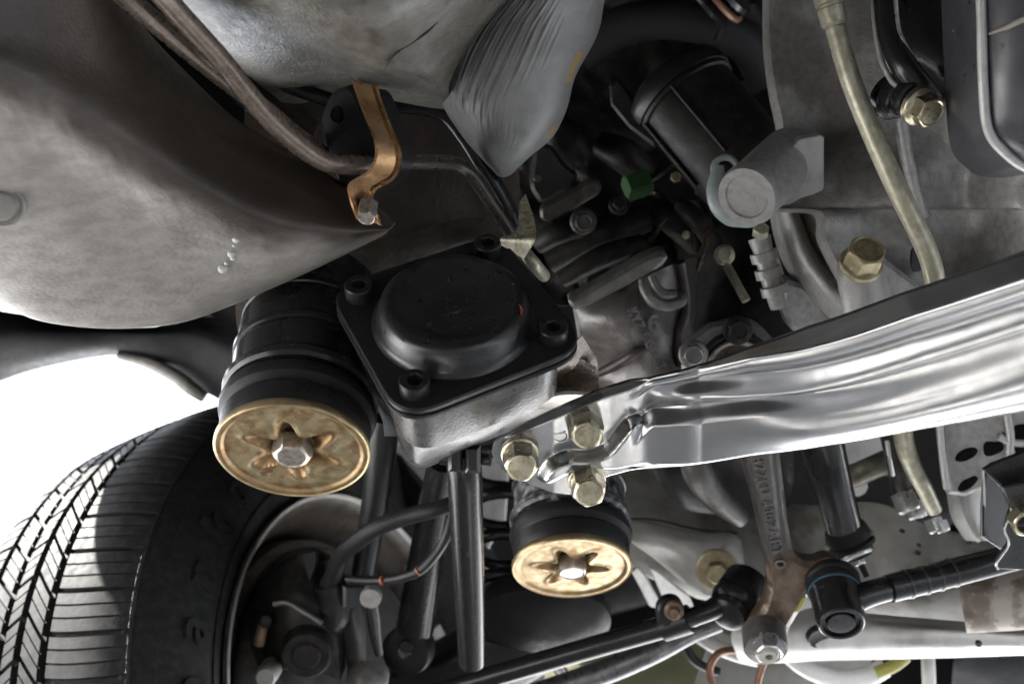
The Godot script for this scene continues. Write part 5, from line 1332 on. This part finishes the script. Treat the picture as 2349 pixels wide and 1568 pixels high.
	part("edge", mb().tube(pts([[2154, 935, 0.778], [2160, 1030, 0.779], [2172, 1120, 0.78]]), [0.0025], 10), M.alloy_pale, k, 60)
	var cone := thing("gaiter", "pale grey moulded cover below the drilled casting", "cover", P(2220, 1180, 0.86))
	part("cover", mb().sheet(patch([[[2178, 1130, 0.86], [2215, 1130, 0.845], [2260, 1110, 0.85]], [[2190, 1190, 0.87], [2225, 1180, 0.85], [2270, 1170, 0.86]], [[2220, 1240, 0.88], [2245, 1240, 0.865], [2280, 1240, 0.87]]], 6, 6), CF * 0.006), M.wing_light, cone, 60)
	part("cover_ridge", mb().tube(cr(pts([[2200, 1135, 0.85], [2218, 1185, 0.855], [2245, 1240, 0.868]]), 5), [0.0018], 8), M.nylon, cone, 60)
	# small pipes and fittings between damper and casting
	var sp := thing("olive_pipe", "pale olive pipe continuing below the crossmember to a bright fitting", "pipe", P(2110, 1080, 0.80))
	part("pipe", mb().tube(cr(pts([[2066, 950, 0.78], [2076, 1020, 0.79], [2094, 1070, 0.80], [2120, 1120, 0.81], [2144, 1170, 0.82]]), 7), [0.0070, 0.0068, 0.0062, 0.0055], 18), M.olive_pipe, sp, 60)
	var ch := thing("bright_fittings", "cluster of bright shiny pipe nuts sunlit beneath the olive pipe", "pipe fitting", P(2080, 1150, 0.84))
	for q in [[2070, 1130, 0.84, 0.0085, 0.015], [2094, 1152, 0.845, 0.0075, 0.012], [2140, 1190, 0.85, 0.0065, 0.010], [2156, 1196, 0.845, 0.005, 0.008]]:
		part("nut", hexhead(mb(), Transform3D(basis_y((-CF * 0.4 - CU + CR * 0.3).normalized()), P(q[0], q[1], q[2])), q[3] * 2, q[4]), M.zinc, ch, 25)
	part("pipe", mb().tube(cr(pts([[2040, 990, 0.83], [2052, 1040, 0.835], [2066, 1100, 0.84], [2072, 1130, 0.84]]), 6), [0.0075, 0.0078, 0.0085], 16), M.iron, ch, 60)
	part("pipe", mb().tube(cr(pts([[2034, 1010, 0.825], [2040, 1050, 0.825], [2048, 1090, 0.83]]), 6), [0.0018], 8), M.zinc, ch, 60)
	var ex := thing("heat_shield", "pale plate and dark round pipe behind the damper under the crossmember", "shield", P(1990, 1030, 0.9))
	var pl := mb()
	plate(pl, [[1935, 985], [2050, 985], [2036, 1028], [1960, 1062], [1925, 1075], [1920, 1040]], P(1980, 1025, 0.88), (-CF - CU * 0.5).normalized(), 0.004, 0.001)
	part("plate", pl, M.white_coat, ex, 40)
	part("pipe", mb().tube(cr(pts([[1925, 1098, 0.92], [1970, 1082, 0.91], [2015, 1062, 0.90], [2060, 1058, 0.91]]), 6), [0.011], 18), M.olive_dark, ex, 60)
	part("bright_tab", mb().lathe(Transform3D(basis_y((-CF - CU * 0.4).normalized()), P(1966, 1115, 0.95)), [[0, 0.002], [0.009, 0.002], [0.0095, -0.002]], 10), M.white_coat, ex, 40)
	# big casting between bushing and drop arm, dark gap behind
	var ga := thing("steering_box", "dark steering box with pale side behind the drop arm", "steering box", P(1600, 1100, 0.98))
	var gp := patch([[[1480, 1000, 0.95], [1560, 1000, 0.93], [1640, 1000, 0.94], [1720, 1000, 0.97], [1820, 1000, 1.0]], [[1500, 1080, 0.97], [1560, 1090, 0.945], [1640, 1090, 0.95], [1720, 1100, 0.98], [1820, 1100, 1.0]], [[1530, 1140, 1.0], [1580, 1170, 0.98], [1650, 1180, 0.98], [1720, 1190, 0.99], [1810, 1160, 1.0]]], 6, 6)
	part("case", mb().sheet(wavy(gp, 0.006, 12, 71), CF * 0.01), M.dark_alloy, ga, 60)
	part("side", mb().tube(cr(pts([[1580, 1010, 0.925], [1600, 1080, 0.93], [1640, 1140, 0.95], [1700, 1190, 0.97]]), 6), [0.009, 0.013, 0.012, 0.008], 18), M.alloy_dim, ga, 60)
	# wires at the bottom edge
	var defs := [
		["white wire loop hanging below the white crossbeam", M.white_wire, 0.0085, [[1800, 1490, 0.97], [1850, 1530, 0.96], [1920, 1556, 0.955], [1990, 1550, 0.955], [2030, 1530, 0.955]]],
		["yellow end of the wire loop below the white crossbeam", M.yellow_wire, 0.0055, [[2010, 1543, 0.948], [2050, 1526, 0.947], [2078, 1505, 0.95]]],
		["pale wire standing upright below the crossbeam near the right", M.white_wire, 0.0058, [[2128, 1490, 0.98], [2130, 1530, 0.97], [2134, 1620, 0.96]]],
		["copper brown wire loop at the bottom edge left of the fork", M.copper_wire, 0.0032, [[1720, 1500, 0.96], [1680, 1490, 0.95], [1645, 1500, 0.945], [1628, 1535, 0.945], [1640, 1580, 0.945], [1665, 1620, 0.95]]],
		["short brown wire below the drop arm fork", M.copper_wire, 0.0028, [[1752, 1520, 0.93], [1742, 1550, 0.93], [1730, 1600, 0.93]]],
		["grey cable curving up beside the copper wire loop", M.satin_black, 0.004, [[1570, 1470, 1.0], [1590, 1510, 1.0], [1620, 1530, 1.0], [1650, 1540, 1.0]]],
		["white cable crossing below the drop arm eye", M.white_wire, 0.0065, [[1600, 1455, 0.98], [1640, 1480, 0.97], [1690, 1500, 0.965], [1740, 1512, 0.96]]]]
	for q in defs:
		var o := thing("wire", q[0], "wire", P(q[3][0][0], q[3][0][1], q[3][0][2]), "wires at the bottom edge")
		part("wire", mb().tube(cr(pts(q[3]), 7), [q[2]], 14), q[1], o, 60)
	var bb := thing("radiator_side", "dark blue grey radiator side at the lower right corner", "radiator", P(2250, 1550, 1.1))
	part("tank", mb().tube(pts([[2190, 1540, 1.12], [2300, 1560, 1.1], [2480, 1570, 1.08]]), [0.03, 0.04, 0.045], 28), M.box_grey, bb, 40)

func wheel() -> void:
	var wc := EYE + Vector3(-0.1346, 0.4316, -0.983)
	var x := Transform3D(basis_y(INB, Vector3.UP), wc)
	# local y is inboard; angles turn from local x (up) towards local z
	var o := thing("wheel", "car wheel with treaded black tyre seen from inboard, sunlit outer tread", "wheel", wc)
	var ys := [[0.0, 0.0]]
	# across the tread: [y, groove depth, shear of the pattern]
	var sect := []
	var add := func(y: float, gr: float, sh: float, kind: int) -> void: sect.append([y, gr, sh, kind])
	for y in [0.000, -0.004, -0.010, -0.020, -0.030, -0.040, -0.050, -0.058, -0.0635]: add.call(y, 0.0, y * y * 2.2, 1)
	add.call(-0.0642, 0.0075, 0.008, 0); add.call(-0.0715, 0.0075, 0.008, 0)
	for y in [-0.0722, -0.077, -0.082, -0.087, -0.0915]: add.call(y, 0.0, 0.008 + (y + 0.0722) * -1.2, 2)
	add.call(-0.0922, 0.0075, 0.03, 0); add.call(-0.099, 0.0075, 0.03, 0)
	for y in [-0.0997, -0.105, -0.1115]: add.call(y, 0.0, 0.03 + (y + 0.0997) * 0.5, 2)
	add.call(-0.1122, 0.0075, 0.02, 0); add.call(-0.1185, 0.0075, 0.02, 0)
	for y in [-0.1192, -0.126, -0.133, -0.1395]: add.call(y, 0.0, 0.02 + (y + 0.1192) * -0.9, 2)
	add.call(-0.1402, 0.0075, 0.04, 0); add.call(-0.147, 0.0075, 0.04, 0)
	for y in [-0.1477, -0.158, -0.170, -0.182, -0.192]: add.call(y, 0.0, 0.04, 1)
	var R0 := 0.312
	var base_r := func(y: float) -> float:
		var c := (y + 0.098) / 0.098
		return R0 - 0.006 * pow(absf(c), 2.2) - 0.010 * pow(maxf(0.0, absf(c) - 0.55) / 0.45, 2.5)
	var pitches := 57
	var cuts := [[0.0, 1.0], [0.015, 1.0], [0.10, 1.0], [0.115, 0.0], [0.24, 0.0], [0.385, 0.0], [0.392, 0.4], [0.428, 0.4], [0.435, 0.0], [0.56, 0.0], [0.685, 0.0], [0.692, 0.4], [0.728, 0.4], [0.735, 0.0], [0.86, 0.0], [0.985, 0.0]]
	var g := []
	for k in pitches:
		for ci in cuts.size():
			var row := PackedVector3Array()
			for s in sect:
				var dep: float = s[1]
				if s[3] == 1: dep = maxf(dep, cuts[ci][1] * 0.0062 * (1.0 if s[0] < -0.004 and s[0] > -0.19 else 0.4))
				elif s[3] == 2: dep = maxf(dep, cuts[ci][1] * 0.005)
				var a: float = TAU * (k + cuts[ci][0]) / pitches + s[2] / 0.31
				var r: float = base_r.call(s[0]) - dep
				row.append(x * Vector3(cos(a) * r, s[0], sin(a) * r))
			g.append(row)
	var tb := mb().grid(g, true, false)
	var R1: float = base_r.call(0.0)
	tb.lathe(x, [[R1, 0.0], [R1 - 0.0015, 0.0022], [R1 - 0.003, 0.0020], [R1 - 0.006, 0.006], [R1 - 0.016, 0.0115], [R1 - 0.0165, 0.0125], [R1 - 0.021, 0.0140], [R1 - 0.0215, 0.0130], [R1 - 0.030, 0.0165], [0.248, 0.018], [0.232, 0.0165], [0.222, 0.013], [0.2215, 0.0145], [0.216, 0.0125], [0.2155, 0.0105], [0.206, 0.006], [0.1995, 0.001], [0.196, -0.004]], 160)
	var R2: float = base_r.call(-0.192)
	tb.lathe(x, [[R2, -0.192], [R2 - 0.012, -0.204], [R2 - 0.04, -0.212], [0.23, -0.208], [0.2, -0.196]], 120)
	var ty := part("tyre", tb, M.tyre, o, 28)
	var lt := mb()
	var word := "hankook"
	for k in word.length():
		var a := deg_to_rad(-109.0 + 10.4 * k)
		if k >= 0:
			var up_: Vector3 = x.basis * Vector3(cos(a), 0, sin(a))
			letters(lt, word[k], 0.030, 0.003, Transform3D(basis_z(INB, up_.cross(INB)), wc + up_ * 0.250 + INB * 0.0192 + up_.cross(INB) * -0.012))
	part("lettering", lt, M.tyre, ty, 20)
	part("rim", mb().lathe(x, [[0.196, -0.004], [0.1985, 0.002], [0.2015, 0.0055], [0.2005, 0.0078], [0.1965, 0.0072], [0.1925, 0.003], [0.190, -0.006], [0.187, -0.02], [0.1775, -0.035], [0.174, -0.06], [0.172, -0.10], [0.166, -0.13], [0.12, -0.145], [0, -0.15]], 160), M.rim, o, 40)
	part("rim_lip", mb().lathe(x, [[0.1985, 0.0062], [0.2008, 0.0090], [0.1996, 0.0100], [0.1972, 0.0088], [0.196, 0.0066]], 160), M.alloy_pale, o, 60)
	# brake dust shield, hub and caliper
	var b := thing("brake_assembly", "dark brake shield, caliper and hub inside the wheel rim", "brake", wc)
	part("dust_shield", mb().lathe(x, [[0.150, -0.03], [0.153, -0.022], [0.150, -0.014], [0.142, -0.008], [0.125, 0.002], [0.118, 0.008], [0.10, 0.010], [0.07, 0.012], [0, 0.013]], 96), M.shield, b, 50)
	part("bright_lip", mb().lathe(x, [[0.170, -0.05], [0.166, -0.035], [0.158, -0.03], [0.150, -0.032]], 96), M.rim, b, 40)
	var cal := patch([
		[[590, 1330, 0.93], [640, 1290, 0.91], [700, 1270, 0.90], [745, 1290, 0.90]],
		[[570, 1400, 0.92], [640, 1380, 0.885], [710, 1370, 0.88], [760, 1390, 0.885]],
		[[575, 1470, 0.92], [645, 1450, 0.88], [720, 1450, 0.87], [775, 1470, 0.88]],
		[[590, 1560, 0.93], [650, 1540, 0.89], [720, 1540, 0.88], [780, 1560, 0.89]]], 8, 8)
	part("caliper", mb().sheet(wavy(cal, 0.006, 20, 81), CF * 0.03), M.dark_alloy, b, 60)
	part("piston_housing", mb().lathe(Transform3D(basis_y((-CF + CR * 0.1 - CU * 0.2).normalized()), P(705, 1490, 0.875)), [[0, 0.012], [0.010, 0.012], [0.012, 0.009], [0.018, 0.010], [0.0205, 0.006], [0.0215, -0.01]], 40), M.dark_alloy, b, 40)
	bolt(b, P(612, 1420, 0.885), (-CF + CR * 0.1).normalized(), 0.010, 0.006, 0.0, M.dark_alloy, 0.1)
	part("rusty_link", mb().tube(cr(pts([[606, 1425, 0.885], [598, 1455, 0.882], [594, 1475, 0.884]]), 4), [0.0045], 10), M.rust_dark, b, 60)
	part("bleed_cap", mb().lathe(Transform3D(basis_y((Vector3.DOWN * 0.6 + Vector3(0, 0, 0.6)).normalized()), P(617, 1540, 0.88)), [[0, 0.014], [0.007, 0.014], [0.0085, 0.011], [0.0088, 0.0], [0.0088, -0.01]], 24), M.wing, b, 30)
	var tri_ := mb()
	plate(tri_, [[690, 1268], [724, 1262], [728, 1285], [722, 1310], [712, 1336], [704, 1320]], P(710, 1290, 0.885), (-CF).normalized(), 0.006, 0.001, 0.002)
	part("bracket_tab", tri_, M.satin_black, b, 40)
	part("shield_edge", mb().tube(cr(pts([[628, 1384, 0.88], [660, 1382, 0.876], [700, 1405, 0.87], [738, 1428, 0.868]]), 5), [0.0022], 8), M.alloy_dim, b, 60)
	# knuckle beside the brake
	var kn := thing("steering_knuckle", "grey cast steering knuckle fin beside the brake and black links", "knuckle", P(815, 1420, 0.90))
	part("fin", mb().sheet(patch([[[770, 1335, 0.92], [795, 1330, 0.905], [812, 1345, 0.90]], [[765, 1400, 0.915], [800, 1400, 0.895], [828, 1420, 0.895]], [[775, 1450, 0.915], [810, 1450, 0.895], [834, 1470, 0.895]], [[800, 1545, 0.92], [820, 1545, 0.905], [836, 1545, 0.90]]], 6, 6), CF * 0.012), M.knuckle, kn, 60)
	part("arm", mb().tube(cr(pts([[756, 1330, 0.88], [770, 1370, 0.885], [760, 1420, 0.89], [730, 1440, 0.90]]), 6), [0.013, 0.014, 0.012], 16), M.satin_black, kn, 60)
	var cw := mb()
	cw.box(Transform3D(basis_z(-CF + CR * 0.3, CR), P(822, 1362, 0.875)), Vector3(0.026, 0.018, 0.016), 0.002)
	part("block", cw, M.satin_gloss, kn, 40)
	part("bright_sleeve", mb().tube(cr(pts([[848, 1365, 0.875], [856, 1410, 0.88], [862, 1460, 0.885], [870, 1500, 0.89]]), 5), [0.0062, 0.0060, 0.0050, 0.0035], 12), M.satin_gloss, kn, 60)
	part("pale_cap", mb().lathe(Transform3D(basis_y((-CF - CU * 0.3).normalized()), P(850, 1370, 0.868)), [[0, 0.003], [0.0085, 0.002], [0.009, -0.004]], 12), M.alloy, kn, 40)
	part("lower_ball", mb().lathe(Transform3D(basis_y((-CF - CU * 0.7).normalized()), P(842, 1568, 0.90)), [[0, 0.010], [0.012, 0.008], [0.017, 0.0], [0.0175, -0.01]], 32), M.alloy_dim, kn, 40)
